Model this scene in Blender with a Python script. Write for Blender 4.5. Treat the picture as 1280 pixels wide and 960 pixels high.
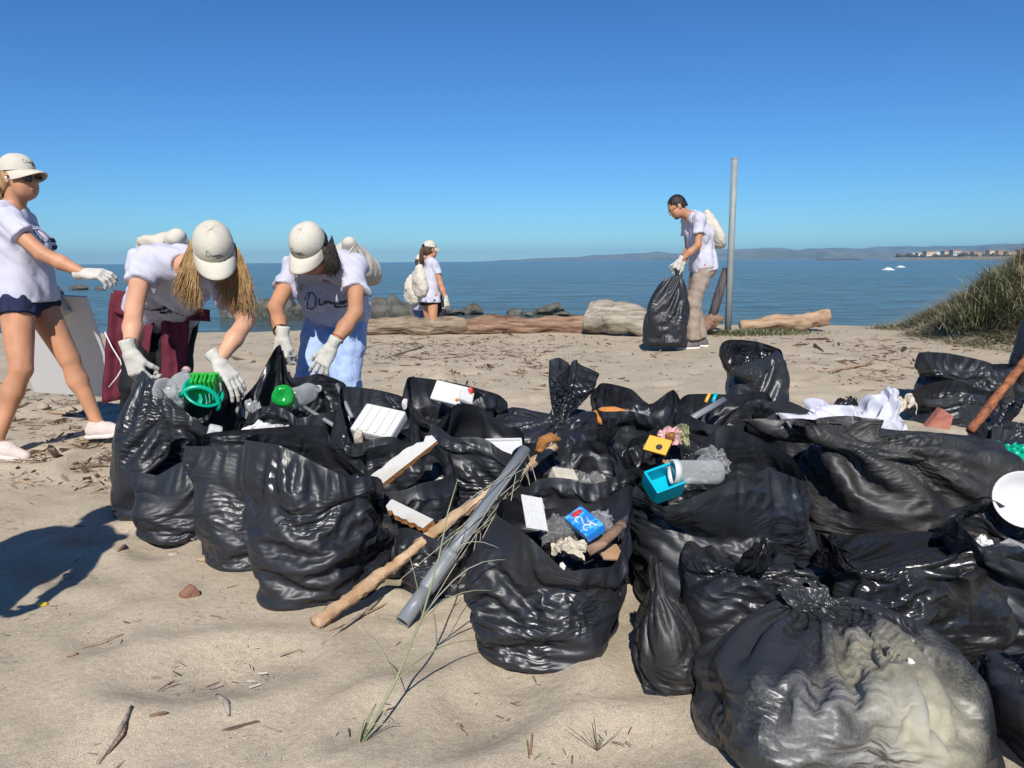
import bpy, math, random
import numpy as np
from mathutils import Vector, Matrix
from mathutils.bvhtree import BVHTree
for o in list(bpy.data.objects): bpy.data.objects.remove(o)
sc = bpy.context.scene
COL = sc.collection
rad = math.radians
# ---------------------------------------------------------------- camera
CAMZ, PITCH, ROLL, FPX = 1.07, 9.0, 0.4, 970.0
cd = bpy.data.cameras.new('camera'); cam = bpy.data.objects.new('camera', cd); COL.objects.link(cam)
cam.location = (0, 0, CAMZ); cam.rotation_euler = (rad(90-PITCH), rad(ROLL), 0)
cd.sensor_width = 36; cd.lens = FPX/1280*36; cd.clip_start = 0.05; cd.clip_end = 80000
sc.camera = cam
# ---------------------------------------------------------------- sky, sun, exposure
SUN_EL, SUN_AZ = 41.0, 2.0          # shadows fall away from the camera, a touch to the right
w = bpy.data.worlds.new('World'); sc.world = w; w.use_nodes = True
nt = w.node_tree; bg = nt.nodes['Background']
sky = nt.nodes.new('ShaderNodeTexSky'); sky.sky_type = 'NISHITA'; sky.sun_disc = False
sky.sun_elevation = rad(SUN_EL); sky.sun_rotation = rad(180+SUN_AZ)
sky.air_density = 1.0; sky.dust_density = 0.0; sky.ozone_density = 6.0; sky.altitude = 0
sk = nt.nodes.new('ShaderNodeVectorMath'); sk.operation = 'SCALE'; sk.inputs['Scale'].default_value = 0.1; nt.links.new(sky.outputs[0], sk.inputs[0])
gm = nt.nodes.new('ShaderNodeGamma'); gm.inputs[1].default_value = 1.2; nt.links.new(sk.outputs[0], gm.inputs[0])
tn = nt.nodes.new('ShaderNodeMix'); tn.data_type = 'RGBA'; tn.blend_type = 'MULTIPLY'; tn.inputs['Factor'].default_value = 1; tn.inputs['B'].default_value = (.42, .70, .90, 1)
nt.links.new(gm.outputs[0], tn.inputs['A']); nt.links.new(tn.outputs['Result'], bg.inputs[0]); bg.inputs[1].default_value = 1.0
sd = bpy.data.lights.new('sun', 'SUN'); sun = bpy.data.objects.new('sun', sd); COL.objects.link(sun)
sd.energy = 4.3; sd.angle = rad(0.53); sd.color = (1.0, 0.955, 0.88)
sdir = Vector((math.sin(rad(SUN_AZ))*math.cos(rad(SUN_EL)), math.cos(rad(SUN_AZ))*math.cos(rad(SUN_EL)), -math.sin(rad(SUN_EL))))
sun.rotation_euler = sdir.to_track_quat('-Z', 'Y').to_euler()
sc.view_settings.view_transform = 'Standard'; sc.view_settings.look = 'None'
sc.view_settings.exposure = 0.32; sc.view_settings.gamma = 1; sc.view_settings.use_curve_mapping = False
# ---------------------------------------------------------------- helpers
CR = np.array((Matrix.Rotation(rad(ROLL), 3, 'Y') @ Matrix.Rotation(rad(90-PITCH), 3, 'X')))
def ray(u, v):
    return CR @ np.array([(u-640)/FPX, -(v-480)/FPX, -1.0])
def G(u, v, z=0.0):                 # pixel -> point on the ground height z
    d = ray(u, v); t = (z-CAMZ)/d[2]; return np.array([d[0]*t, d[1]*t, z])
def P(u, v, y):                     # pixel -> point at distance y
    d = ray(u, v); t = y/d[1]; return np.array([d[0]*t, y, CAMZ+d[2]*t])
V = lambda *a: np.array(a, float)
def nrm(a): a = np.asarray(a, float); return a/(np.linalg.norm(a)+1e-9)

def mesh_obj(name, v, f, m=None, parent=None, loc=None, smooth=True, label=None, cat=None, group=None, kind=None):
    v = np.asarray(v, np.float32)
    if loc is not None: v = v-np.asarray(loc, np.float32)
    me = bpy.data.meshes.new(name)
    if isinstance(f, np.ndarray):
        n, k = f.shape
        me.vertices.add(len(v)); me.vertices.foreach_set('co', v.ravel())
        me.loops.add(n*k); me.loops.foreach_set('vertex_index', f.astype(np.int32).ravel())
        me.polygons.add(n); me.polygons.foreach_set('loop_start', np.arange(0, n*k, k, dtype=np.int32))
        me.update(calc_edges=True); me.validate()
    else:
        me.from_pydata([tuple(map(float, p)) for p in v], [], [tuple(int(q) for q in p) for p in f]); me.update()
    me.polygons.foreach_set('use_smooth', [smooth]*len(me.polygons))
    ms = m if isinstance(m, (list, tuple)) else [m]
    for q in ms:
        if q: me.materials.append(q)
    o = bpy.data.objects.new(name, me); COL.objects.link(o)
    if loc is not None: o.location = [float(q) for q in loc]
    if parent is not None:
        o.parent = parent
        o.matrix_parent_inverse = Matrix.Translation(parent.location).inverted() if loc is not None else Matrix()
    tag(o, label, cat, group, kind)
    return o
def tag(o, label=None, cat=None, group=None, kind=None):
    if label: o['label'] = label
    if cat: o['category'] = cat
    if group: o['group'] = group
    if kind: o['kind'] = kind
    return o
def empty(name, loc, label, cat, group=None):
    o = bpy.data.objects.new(name, None); COL.objects.link(o); o.location = [float(q) for q in loc]
    o.empty_display_size = .1
    return tag(o, label, cat, group)
def child(name, v, f, m, root, smooth=True):          # v in world coordinates, stored relative to the root
    v = np.asarray(v, float)-np.array(root.location if root.parent is None else Vector(root.location)+Vector(root.parent.location))
    o = mesh_obj(name, v, f, m, None, None, smooth); o.parent = root
    return o
def join(*parts):
    vs, fs, n = [], [], 0
    for v, f in parts:
        vs.append(np.asarray(v, float)); fs += [tuple(int(i)+n for i in q) for q in f]; n += len(v)
    return np.concatenate(vs), fs
def frame(d, up=(0, 0, 1)):
    z = nrm(d); x = np.cross(up, z)
    if np.linalg.norm(x) < 1e-3: x = np.cross((0, 1, 0), z)
    x = nrm(x); y = np.cross(z, x); return np.stack([x, y, z], 1)
def tube(pts, rads, n=10, rng=None, amp=0.0, caps=True, flat=1.0):
    pts = np.asarray(pts, float); k = len(pts)
    rads = np.broadcast_to(np.asarray(rads, float), (k,))
    v = []; up = V(0.13, 0.2, 1)
    for i in range(k):
        d = pts[min(i+1, k-1)]-pts[max(i-1, 0)]
        R = frame(d, up); up = R[:, 1]
        for j in range(n):
            a = 2*math.pi*j/n; r = rads[i]*(1+(rng.uniform(-amp, amp) if rng else 0))
            v.append(pts[i]+R[:, 0]*math.cos(a)*r+R[:, 1]*math.sin(a)*r*flat)
    f = [(i*n+j, i*n+(j+1) % n, (i+1)*n+(j+1) % n, (i+1)*n+j) for i in range(k-1) for j in range(n)]
    if caps: f += [tuple(range(n))[::-1], tuple(range((k-1)*n, k*n))]
    return np.array(v), f
def lathe(prof, n=24):                                # prof: [(r,z)], closed by caps when r is 0
    v = []; f = []
    for r, z in prof:
        for j in range(n):
            a = 2*math.pi*j/n; v.append((r*math.cos(a), r*math.sin(a), z))
    for i in range(len(prof)-1):
        for j in range(n): f.append((i*n+j, i*n+(j+1) % n, (i+1)*n+(j+1) % n, (i+1)*n+j))
    return np.array(v, float), f
def box(sx, sy, sz, b=0.004):                         # bevelled box about the origin
    import bmesh
    bm = bmesh.new(); bmesh.ops.create_cube(bm, size=1)
    for q in bm.verts: q.co = (q.co.x*sx, q.co.y*sy, q.co.z*sz)
    if b: bmesh.ops.bevel(bm, geom=bm.edges[:], offset=b, segments=2, affect='EDGES', profile=.6)
    bm.verts.index_update()
    v = np.array([tuple(q.co) for q in bm.verts]); f = [tuple(q.index for q in p.verts) for p in bm.faces]; bm.free()
    return v, f
def place(vf, loc, R=None):
    v, f = vf; v = np.asarray(v, float)
    if R is not None: v = v @ np.asarray(R).T
    return v+np.asarray(loc, float), f
def rotm(rx, ry, rz):
    return np.array(Matrix.Rotation(rad(rz), 3, 'Z') @ Matrix.Rotation(rad(ry), 3, 'Y') @ Matrix.Rotation(rad(rx), 3, 'X'))
def wob(p, seed, freq, n=6):                          # smooth pseudo-noise from sines, about -1..1
    r = np.random.default_rng(seed); s = 0
    for i in range(n):
        k = r.normal(size=p.shape[-1])*freq*(1+.35*i); s = s+np.sin(p @ k+r.uniform(0, 6.28))/(1+.35*i)
    return s/2.2

# ---------------------------------------------------------------- materials
def pm(name, c1, c2=None, scale=8, rough=.5, bump=0, bscale=40, spec=.5, metal=0, detail=4, coat=0, lo=.35, hi=.65, stretch=None, trans=0, sheen=0, sss=0, alpha=1):
    m = bpy.data.materials.new(name); m.use_nodes = True; t = m.node_tree; N = t.nodes; L = t.links
    b = N['Principled BSDF']; b.inputs['Base Color'].default_value = (*c1, 1); b.inputs['Roughness'].default_value = rough
    b.inputs['Specular IOR Level'].default_value = spec; b.inputs['Metallic'].default_value = metal
    b.inputs['Coat Weight'].default_value = coat; b.inputs['Transmission Weight'].default_value = trans; b.inputs['Alpha'].default_value = alpha
    if sheen: b.inputs['Sheen Weight'].default_value = sheen
    if sss: b.inputs['Subsurface Weight'].default_value = sss; b.inputs['Subsurface Radius'].default_value = (.01, .004, .002)
    tc = N.new('ShaderNodeTexCoord'); co = tc.outputs['Object']
    if stretch:
        mp = N.new('ShaderNodeMapping'); mp.inputs['Scale'].default_value = stretch; L.new(co, mp.inputs[0]); co = mp.outputs[0]
    if c2:
        n = N.new('ShaderNodeTexNoise'); n.inputs['Scale'].default_value = scale; n.inputs['Detail'].default_value = detail
        L.new(co, n.inputs['Vector']); r = N.new('ShaderNodeValToRGB')
        r.color_ramp.elements[0].position = lo; r.color_ramp.elements[1].position = hi
        r.color_ramp.elements[0].color = (*c1, 1); r.color_ramp.elements[1].color = (*c2, 1)
        L.new(n.outputs['Fac'], r.inputs[0]); L.new(r.outputs[0], b.inputs['Base Color'])
    if bump:
        n2 = N.new('ShaderNodeTexNoise'); n2.inputs['Scale'].default_value = bscale; n2.inputs['Detail'].default_value = 5
        L.new(co, n2.inputs['Vector']); bp = N.new('ShaderNodeBump'); bp.inputs['Strength'].default_value = bump; bp.inputs['Distance'].default_value = .01
        L.new(n2.outputs['Fac'], bp.inputs['Height']); L.new(bp.outputs[0], b.inputs['Normal'])
    return m
def thin_plastic(name, col, op=.35, rough=.12):
    m = bpy.data.materials.new(name); m.use_nodes = True; t = m.node_tree; N = t.nodes; L = t.links
    b = N['Principled BSDF']; b.inputs['Base Color'].default_value = (*col, 1); b.inputs['Roughness'].default_value = rough
    tr = N.new('ShaderNodeBsdfTransparent'); tr.inputs[0].default_value = (*[min(1, .55+.45*c/max(col)) for c in col], 1)
    mx = N.new('ShaderNodeMixShader')
    lw = N.new('ShaderNodeLayerWeight'); lw.inputs[0].default_value = .45
    mr = N.new('ShaderNodeMapRange'); mr.inputs[3].default_value = op; mr.inputs[4].default_value = min(1, op+.5)
    L.new(lw.outputs['Facing'], mr.inputs[0]); L.new(mr.outputs[0], mx.inputs[0])
    n2 = N.new('ShaderNodeTexNoise'); n2.inputs['Scale'].default_value = 35; tc = N.new('ShaderNodeTexCoord'); L.new(tc.outputs['Object'], n2.inputs['Vector'])
    bp = N.new('ShaderNodeBump'); bp.inputs['Strength'].default_value = .35; bp.inputs['Distance'].default_value = .01
    L.new(n2.outputs['Fac'], bp.inputs['Height']); L.new(bp.outputs[0], b.inputs['Normal'])
    L.new(tr.outputs[0], mx.inputs[1]); L.new(b.outputs[0], mx.inputs[2]); L.new(mx.outputs[0], N['Material Output'].inputs[0])
    return m
def film(name, c1=(.017, .0185, .023), rough=.3, dust=0.0, dustc=(.2, .19, .16), dscale=5, dlo=.45, dhi=.75, crinkle=.5, film2=None, ddet=8, grain=.3, spot=None):
    """black polythene film: fine crinkles as relief, optional sand dust"""
    m = bpy.data.materials.new(name); m.use_nodes = True; t = m.node_tree; N = t.nodes; L = t.links
    b = N['Principled BSDF']; b.inputs['Roughness'].default_value = rough; b.inputs['Specular IOR Level'].default_value = .55
    tc = N.new('ShaderNodeTexCoord'); co = tc.outputs['Object']
    oi = N.new('ShaderNodeObjectInfo'); ad = N.new('ShaderNodeVectorMath'); ad.operation = 'ADD'
    mu = N.new('ShaderNodeMath'); mu.operation = 'MULTIPLY'; mu.inputs[1].default_value = 17; L.new(oi.outputs['Random'], mu.inputs[0])
    L.new(co, ad.inputs[0]); L.new(mu.outputs[0], ad.inputs[1]); co = ad.outputs[0]
    # long straight creases along and across the film, short ones between
    uv = N.new('ShaderNodeUVMap'); uo = N.new('ShaderNodeVectorMath'); uo.operation = 'ADD'; L.new(uv.outputs[0], uo.inputs[0]); L.new(mu.outputs[0], uo.inputs[1])
    def crease(scale, st, ang, dist=.32):
        n = N.new('ShaderNodeTexNoise'); n.inputs['Scale'].default_value = 3.5; L.new(uo.outputs[0], n.inputs['Vector'])
        md = N.new('ShaderNodeVectorMath'); md.operation = 'MULTIPLY_ADD'; md.inputs[1].default_value = (dist, dist, 0); L.new(n.outputs['Color'], md.inputs[0]); L.new(uo.outputs[0], md.inputs[2])
        mp = N.new('ShaderNodeMapping'); mp.inputs['Scale'].default_value = st; mp.inputs['Rotation'].default_value = (0, 0, ang); L.new(md.outputs[0], mp.inputs[0])
        v = N.new('ShaderNodeTexVoronoi'); v.voronoi_dimensions = '2D'; v.inputs['Scale'].default_value = scale; L.new(mp.outputs[0], v.inputs['Vector']); return v.outputs['Distance']
    c1_ = crease(5, (1, 5.5, 1), .12); c2_ = crease(6, (3.2, 1, 1), -.45, .45); c3_ = crease(20, (1, 3.4, 1), .5, .15)
    sel = N.new('ShaderNodeTexNoise'); sel.inputs['Scale'].default_value = 2.6; L.new(uo.outputs[0], sel.inputs['Vector'])
    sr = N.new('ShaderNodeMapRange'); sr.inputs[1].default_value = .42; sr.inputs[2].default_value = .58; L.new(sel.outputs['Fac'], sr.inputs[0])
    mxh = N.new('ShaderNodeMix'); L.new(sr.outputs[0], mxh.inputs['Factor']); L.new(c1_, mxh.inputs['A']); L.new(c2_, mxh.inputs['B'])
    s2 = N.new('ShaderNodeMath'); s2.operation = 'MULTIPLY_ADD'; s2.inputs[1].default_value = .45; L.new(c3_, s2.inputs[0]); L.new(mxh.outputs['Result'], s2.inputs[2])
    mk = N.new('ShaderNodeTexNoise'); mk.inputs['Scale'].default_value = 4.5; L.new(co, mk.inputs['Vector'])
    mr = N.new('ShaderNodeMapRange'); mr.inputs[1].default_value = .47; mr.inputs[2].default_value = .66; mr.inputs[3].default_value = .10; mr.inputs[4].default_value = 1; L.new(mk.outputs['Fac'], mr.inputs[0])
    sm = N.new('ShaderNodeMath'); sm.operation = 'MULTIPLY'; sm.inputs[1].default_value = crinkle; L.new(mr.outputs[0], sm.inputs[0])
    bp = N.new('ShaderNodeBump'); bp.inputs['Distance'].default_value = .02; L.new(s2.outputs[0], bp.inputs['Height']); L.new(sm.outputs[0], bp.inputs['Strength'])
    L.new(bp.outputs[0], b.inputs['Normal'])
    rv_ = N.new('ShaderNodeMapRange'); rv_.inputs[3].default_value = rough+.12; rv_.inputs[4].default_value = rough-.06; L.new(mr.outputs[0], rv_.inputs[0]); L.new(rv_.outputs[0], b.inputs['Roughness'])
    if dust:
        n = N.new('ShaderNodeTexNoise'); n.inputs['Scale'].default_value = dscale; n.inputs['Detail'].default_value = ddet; n.inputs['Roughness'].default_value = .55; L.new(co, n.inputs['Vector'])
        n3 = N.new('ShaderNodeTexNoise'); n3.inputs['Scale'].default_value = 160; n3.inputs['Detail'].default_value = 2; L.new(co, n3.inputs['Vector'])
        av = N.new('ShaderNodeMath'); av.operation = 'MULTIPLY_ADD'; av.inputs[1].default_value = grain; L.new(n3.outputs['Fac'], av.inputs[0])
        sb = N.new('ShaderNodeMath'); sb.operation = 'SUBTRACT'; sb.inputs[1].default_value = grain*.5; L.new(n.outputs['Fac'], sb.inputs[0]); L.new(sb.outputs[0], av.inputs[2])
        if spot:                              # pale contents press against the film around one place
            dv = N.new('ShaderNodeVectorMath'); dv.operation = 'DISTANCE'; dv.inputs[1].default_value = spot[:3]; L.new(tc.outputs['Object'], dv.inputs[0])
            ms = N.new('ShaderNodeMapRange'); ms.inputs[1].default_value = .04; ms.inputs[2].default_value = spot[3]; ms.inputs[3].default_value = .20; ms.inputs[4].default_value = -.20; L.new(dv.outputs['Value'], ms.inputs[0])
            a3 = N.new('ShaderNodeMath'); L.new(av.outputs[0], a3.inputs[0]); L.new(ms.outputs[0], a3.inputs[1]); av = a3
        mr2 = N.new('ShaderNodeMapRange'); mr2.inputs[1].default_value = dlo; mr2.inputs[2].default_value = dhi; mr2.inputs[3].default_value = 0; mr2.inputs[4].default_value = dust; L.new(av.outputs[0], mr2.inputs[0])
        mx = N.new('ShaderNodeMix'); mx.data_type = 'RGBA'; mx.inputs['A'].default_value = (*c1, 1); mx.inputs['B'].default_value = (*dustc, 1); L.new(mr2.outputs[0], mx.inputs['Factor'])
        if film2:
            n4 = N.new('ShaderNodeTexNoise'); n4.inputs['Scale'].default_value = 3.1; L.new(co, n4.inputs['Vector'])
            cr = N.new('ShaderNodeValToRGB'); cr.color_ramp.elements[0].color = (*dustc, 1); cr.color_ramp.elements[1].color = (*film2, 1)
            cr.color_ramp.elements[0].position = .42; cr.color_ramp.elements[1].position = .6
            L.new(n4.outputs['Fac'], cr.inputs[0]); L.new(cr.outputs[0], mx.inputs['B'])
        L.new(mx.outputs['Result'], b.inputs['Base Color'])
        ro = N.new('ShaderNodeMapRange'); ro.inputs[3].default_value = rough; ro.inputs[4].default_value = rough+.3; L.new(mr2.outputs[0], ro.inputs[0]); L.new(ro.outputs[0], b.inputs['Roughness'])
    else:
        b.inputs['Base Color'].default_value = (*c1, 1)
    return m
M = {}
M['bag'] = film('black_film', rough=.36, crinkle=.9); M['bag_soft'] = film('black_film_smooth', rough=.38, crinkle=.8)
M['bag_crisp'] = film('black_film_crinkled', rough=.31, crinkle=1.0)
M['bag_dusty'] = film('black_film_dusty', (.014, .014, .015), .48, .6, (.085, .08, .07), 7, .42, .75, .8)
M['bag_sandy'] = film('grey_film_sandy', (.03, .031, .033), .34, 1.0, (.30, .295, .28), 3.2, .42, .70, 1.0, film2=(.36, .33, .235), ddet=3, grain=.16, spot=(.07, -.17, .13, .36))
M['bag_smoke'] = film('smoky_film', (.014, .014, .015), .22, .4, (.07, .068, .06), 6, .5, .8, 1.0)
# ---------------------------------------------------------------- setting: sand, sea, hills
SEA = -0.55
rngF = np.random.default_rng(5)
DENTS = [(rngF.uniform(-3.5, 3.5), rngF.uniform(1.2, 9.5), rngF.uniform(.07, .16), rngF.uniform(.010, .028), rngF.uniform(0, 3.14)) for _ in range(260)]
def terr(x, y):
    x = np.asarray(x, float); y = np.asarray(y, float); p = np.stack(np.broadcast_arrays(x, y), -1)
    z = .012*wob(p, 3, 1.3)+.03*wob(p, 8, .35)*np.clip((y-4)/5, 0, 1)
    z = z+.05*np.clip((y-5)/3.5, 0, 1)
    s = np.clip((y-(11.6+.5*np.sin(x*.35+1)))/6.5, 0, 1.6); z = z-1.15*s*s*(3-2*np.clip(s, 0, 1))*.75
    # dune on the right
    d = np.clip((x-(5.4+.09*(y-9.5)**2))/1.7, 0, 1); dy = np.exp(-((y-10.2)/2.3)**2); z = z+1.25*d*dy*(.75+.25*d)
    return z
def terr_fine(x, y):
    z = terr(x, y); p = np.stack(np.broadcast_arrays(x, y), -1)
    fall = np.clip((9-y)/5, 0, 1)*np.clip((y+1)/1, 0, 1)
    z = z+(.0042*wob(p, 21, 6.5)+.0025*wob(p, 22, 17)+.0012*wob(p, 23, 48))*fall
    for dx, dy, r, a, th in DENTS:
        m = (np.abs(x-dx) < .5) & (np.abs(y-dy) < .5)
        if m.any():
            X, Y = x[m]-dx, y[m]-dy; c, s = math.cos(th), math.sin(th)
            q = ((X*c+Y*s)/(1.7*r))**2+((-X*s+Y*c)/r)**2
            z[m] += a*(-np.exp(-q*1.6)+.55*np.exp(-(np.sqrt(q)-1.35)**2*6))
    return z
def spread(a, b, fine0, fine1, step, grow=1.14):
    c = list(np.arange(fine0, fine1, step)); s = step
    while c[-1] < b: s *= grow; c.append(c[-1]+s)
    s = step
    while c[0] > a: s *= grow; c.insert(0, c[0]-s)
    return np.array(c)
def grid_faces(nx, ny):
    i = np.arange(nx-1)[:, None]*ny+np.arange(ny-1)[None]
    return np.stack([i, i+ny, i+ny+1, i+1], -1).reshape(-1, 4)
gx = spread(-400, 400, -2.6, 2.6, .021, 1.03); gy = spread(-300, 40, .9, 4.2, .021, 1.022)
X, Y = np.meshgrid(gx, gy, indexing='ij'); Z = terr_fine(X, Y)
def sand_mat():
    m = pm('beach_sand', (.46, .39, .29), (.54, .46, .35), 1.7, .95, spec=.15); t = m.node_tree; N = t.nodes; L = t.links; b = N['Principled BSDF']
    tc = N.new('ShaderNodeTexCoord')
    base = b.inputs['Base Color'].links[0].from_socket
    g = N.new('ShaderNodeTexNoise'); g.inputs['Scale'].default_value = 330; g.inputs['Detail'].default_value = 2; L.new(tc.outputs['Object'], g.inputs['Vector'])
    g2 = N.new('ShaderNodeTexNoise'); g2.inputs['Scale'].default_value = 42; g2.inputs['Detail'].default_value = 6; L.new(tc.outputs['Object'], g2.inputs['Vector'])
    cr = N.new('ShaderNodeValToRGB'); e = cr.color_ramp.elements; e[0].position = .3; e[1].position = .72; e[0].color = (.62, .6, .57, 1); e[1].color = (1.2, 1.2, 1.2, 1)
    L.new(g.outputs['Fac'], cr.inputs[0])
    cr2 = N.new('ShaderNodeValToRGB'); e = cr2.color_ramp.elements; e[0].position = .28; e[1].position = .6; e[0].color = (.90, .89, .88, 1); e[1].color = (1.03, 1.03, 1.03, 1)
    L.new(g2.outputs['Fac'], cr2.inputs[0])
    a = N.new('ShaderNodeMix'); a.data_type = 'RGBA'; a.blend_type = 'MULTIPLY'; a.inputs['Factor'].default_value = 1; L.new(base, a.inputs['A']); L.new(cr.outputs[0], a.inputs['B'])
    c = N.new('ShaderNodeMix'); c.data_type = 'RGBA'; c.blend_type = 'MULTIPLY'; c.inputs['Factor'].default_value = 1; L.new(a.outputs['Result'], c.inputs['A']); L.new(cr2.outputs[0], c.inputs['B'])
    L.new(c.outputs['Result'], b.inputs['Base Color'])
    h = N.new('ShaderNodeMath'); h.operation = 'MULTIPLY_ADD'; h.inputs[1].default_value = .35; L.new(g.outputs['Fac'], h.inputs[0]); L.new(g2.outputs['Fac'], h.inputs[2])
    g3 = N.new('ShaderNodeTexNoise'); g3.inputs['Scale'].default_value = 9; g3.inputs['Detail'].default_value = 5; L.new(tc.outputs['Object'], g3.inputs['Vector'])
    h2 = N.new('ShaderNodeMath'); h2.operation = 'MULTIPLY_ADD'; h2.inputs[1].default_value = 1.0; L.new(g3.outputs['Fac'], h2.inputs[0]); L.new(h.outputs[0], h2.inputs[2])
    bp = N.new('ShaderNodeBump'); bp.inputs['Strength'].default_value = .55; bp.inputs['Distance'].default_value = .007; L.new(h2.outputs[0], bp.inputs['Height']); L.new(bp.outputs[0], b.inputs['Normal'])
    return m
M['sand'] = sand_mat()
sand = mesh_obj('beach_sand', np.stack([X, Y, Z], -1).reshape(-1, 3), grid_faces(len(gx), len(gy)), M['sand'], kind='structure')

def sea_mat():
    m = bpy.data.materials.new('sea_water'); m.use_nodes = True; t = m.node_tree; N = t.nodes; L = t.links; b = N['Principled BSDF']
    b.inputs['Roughness'].default_value = .2; b.inputs['IOR'].default_value = 1.33; b.inputs['Specular IOR Level'].default_value = .14
    tc = N.new('ShaderNodeTexCoord'); mp = N.new('ShaderNodeMapping'); mp.inputs['Scale'].default_value = (.35, 1, 1); L.new(tc.outputs['Object'], mp.inputs[0])
    n0 = N.new('ShaderNodeTexNoise'); n0.inputs['Scale'].default_value = .035; n0.inputs['Detail'].default_value = 5; L.new(mp.outputs[0], n0.inputs['Vector'])
    cr = N.new('ShaderNodeValToRGB'); e = cr.color_ramp.elements; e[0].position = .35; e[1].position = .68; e[0].color = (.05, .088, .085, 1); e[1].color = (.088, .115, .097, 1)
    L.new(n0.outputs['Fac'], cr.inputs[0]); L.new(cr.outputs[0], b.inputs['Base Color'])
    hs = []
    for s, d, wgt in ((.22, 3, 1.0), (.9, 4, .45), (3.2, 4, .14)):
        n = N.new('ShaderNodeTexNoise'); n.inputs['Scale'].default_value = s; n.inputs['Detail'].default_value = d; n.inputs['Distortion'].default_value = .4; L.new(mp.outputs[0], n.inputs['Vector'])
        q = N.new('ShaderNodeMath'); q.operation = 'MULTIPLY'; q.inputs[1].default_value = wgt; L.new(n.outputs['Fac'], q.inputs[0]); hs.append(q.outputs[0])
    a = N.new('ShaderNodeMath'); L.new(hs[0], a.inputs[0]); L.new(hs[1], a.inputs[1]); a2 = N.new('ShaderNodeMath'); L.new(a.outputs[0], a2.inputs[0]); L.new(hs[2], a2.inputs[1])
    bp = N.new('ShaderNodeBump'); bp.inputs['Strength'].default_value = 1; bp.inputs['Distance'].default_value = .55; L.new(a2.outputs[0], bp.inputs['Height']); L.new(bp.outputs[0], b.inputs['Normal'])
    return m
M['sea'] = sea_mat()
sx = spread(-9000, 9000, -40, 60, .9, 1.12); sy = spread(8, 6300, 12, 60, .22, 1.045)
X, Y = np.meshgrid(sx, sy, indexing='ij'); p = np.stack([X*.4, Y], -1)
amp = np.exp(-np.maximum(Y-12, 0)/120)
Z = SEA+amp*(.035*wob(p, 31, 1.1)+.018*wob(p, 32, 2.6))
mesh_obj('sea', np.stack([X, Y, Z], -1).reshape(-1, 3), grid_faces(len(sx), len(sy)), M['sea'], kind='structure')

# distant hills (ridge lines with depth) and the low far shore
M['hill'] = pm('wooded_hill', (.09, .11, .07), (.2, .19, .13), .004, .9)
def ridge(name, y0, pts, depth, seed):
    us = np.array([q[0] for q in pts], float); hs = np.array([q[1] for q in pts], float)*1.25
    uu = np.linspace(us[0], us[-1], 260); hh = np.interp(uu, us, hs)
    hh = np.maximum(hh+(wob(uu[:, None]/14, seed, 1.0)*.9+wob(uu[:, None]/5, seed+1, 1.0)*.4)*np.clip(hh/4, 0, 1), 0)
    vs = []; rows = [(-1, 0), (-.6, .35), (-.3, .72), (0, 1), (.5, .7), (1, 0)]
    for a, k in rows:
        for i, u in enumerate(uu):
            y = y0+depth*a*.5+60*math.sin(i*.7+a*3); q = ray(u, 326); x = q[0]/q[1]*y
            vs.append((x, y, SEA-6+k*(hh[i]/FPX*y0+6)+(0 if k in (0, 1) else wob(V(x/300, a*2), seed+5, 1.0)*6)))
    n = len(uu)
    i = (np.arange(len(rows)-1)[:, None]*n+np.arange(n-1)[None]).ravel()
    return mesh_obj(name, np.array(vs), np.stack([i, i+1, i+n+1, i+n], -1), M['hill'], kind='structure')
ridge('hills', 4700, [(600, 0), (640, 2), (700, 3.5), (760, 6), (820, 8), (850, 7), (900, 10), (960, 12), (1000, 10), (1040, 11), (1080, 11), (1120, 12), (1200, 12), (1300, 15), (1400, 20), (1550, 18), (1700, 12)], 900, 41)
ridge('hills', 3500, [(760, 0), (830, 3.5), (900, 6), (950, 9), (1000, 8), (1040, 9), (1075, 8), (1130, 6), (1200, 10), (1280, 13), (1400, 17), (1600, 14), (1750, 8)], 700, 47)
# far shore: low sandy spit with scrub
M['shore'] = pm('far_shore', (.30, .24, .17), (.16, .15, .085), .02, .95)
vs = []; us = np.linspace(1085, 1700, 90)
for a, k in ((0, 0), (.12, .25), (.4, .6), (1, 1), (1.5, 1), (2, .2)):
    for u in us:
        q = ray(u, 326); y = 640+a*170-(u-1085)*.18; g = np.clip((u-1085)/120, 0, 1)
        vs.append((q[0]/q[1]*y, y, SEA-.4+k*(4.2*g)+.3*math.sin(u*.31+a*5)*k))
n = len(us); i = (np.arange(5)[:, None]*n+np.arange(n-1)[None]).ravel()
mesh_obj('far_shore', np.array(vs), np.stack([i, i+1, i+n+1, i+n], -1), M['shore'], kind='structure')
vs = []; us = np.linspace(1020, 1078, 40)
for a, k in ((0, 0), (.5, 1), (1, 0)):
    for u in us:
        q = ray(u, 326); y = 900+a*14; vs.append((q[0]/q[1]*y, y, SEA-.5+k*(2.0+.5*math.sin(u*2.3)+.4*math.sin(u*5.1))))
n = len(us); i = (np.arange(2)[:, None]*n+np.arange(n-1)[None]).ravel()
M['rock'] = pm('dark_rock', (.045, .047, .038), (.13, .125, .1), 5, .85, .9, 14)
mesh_obj('breakwater', np.array(vs), np.stack([i, i+1, i+n+1, i+n], -1), M['rock'], smooth=False, label='low dark stone breakwater far out across the bay', cat='breakwater')
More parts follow.
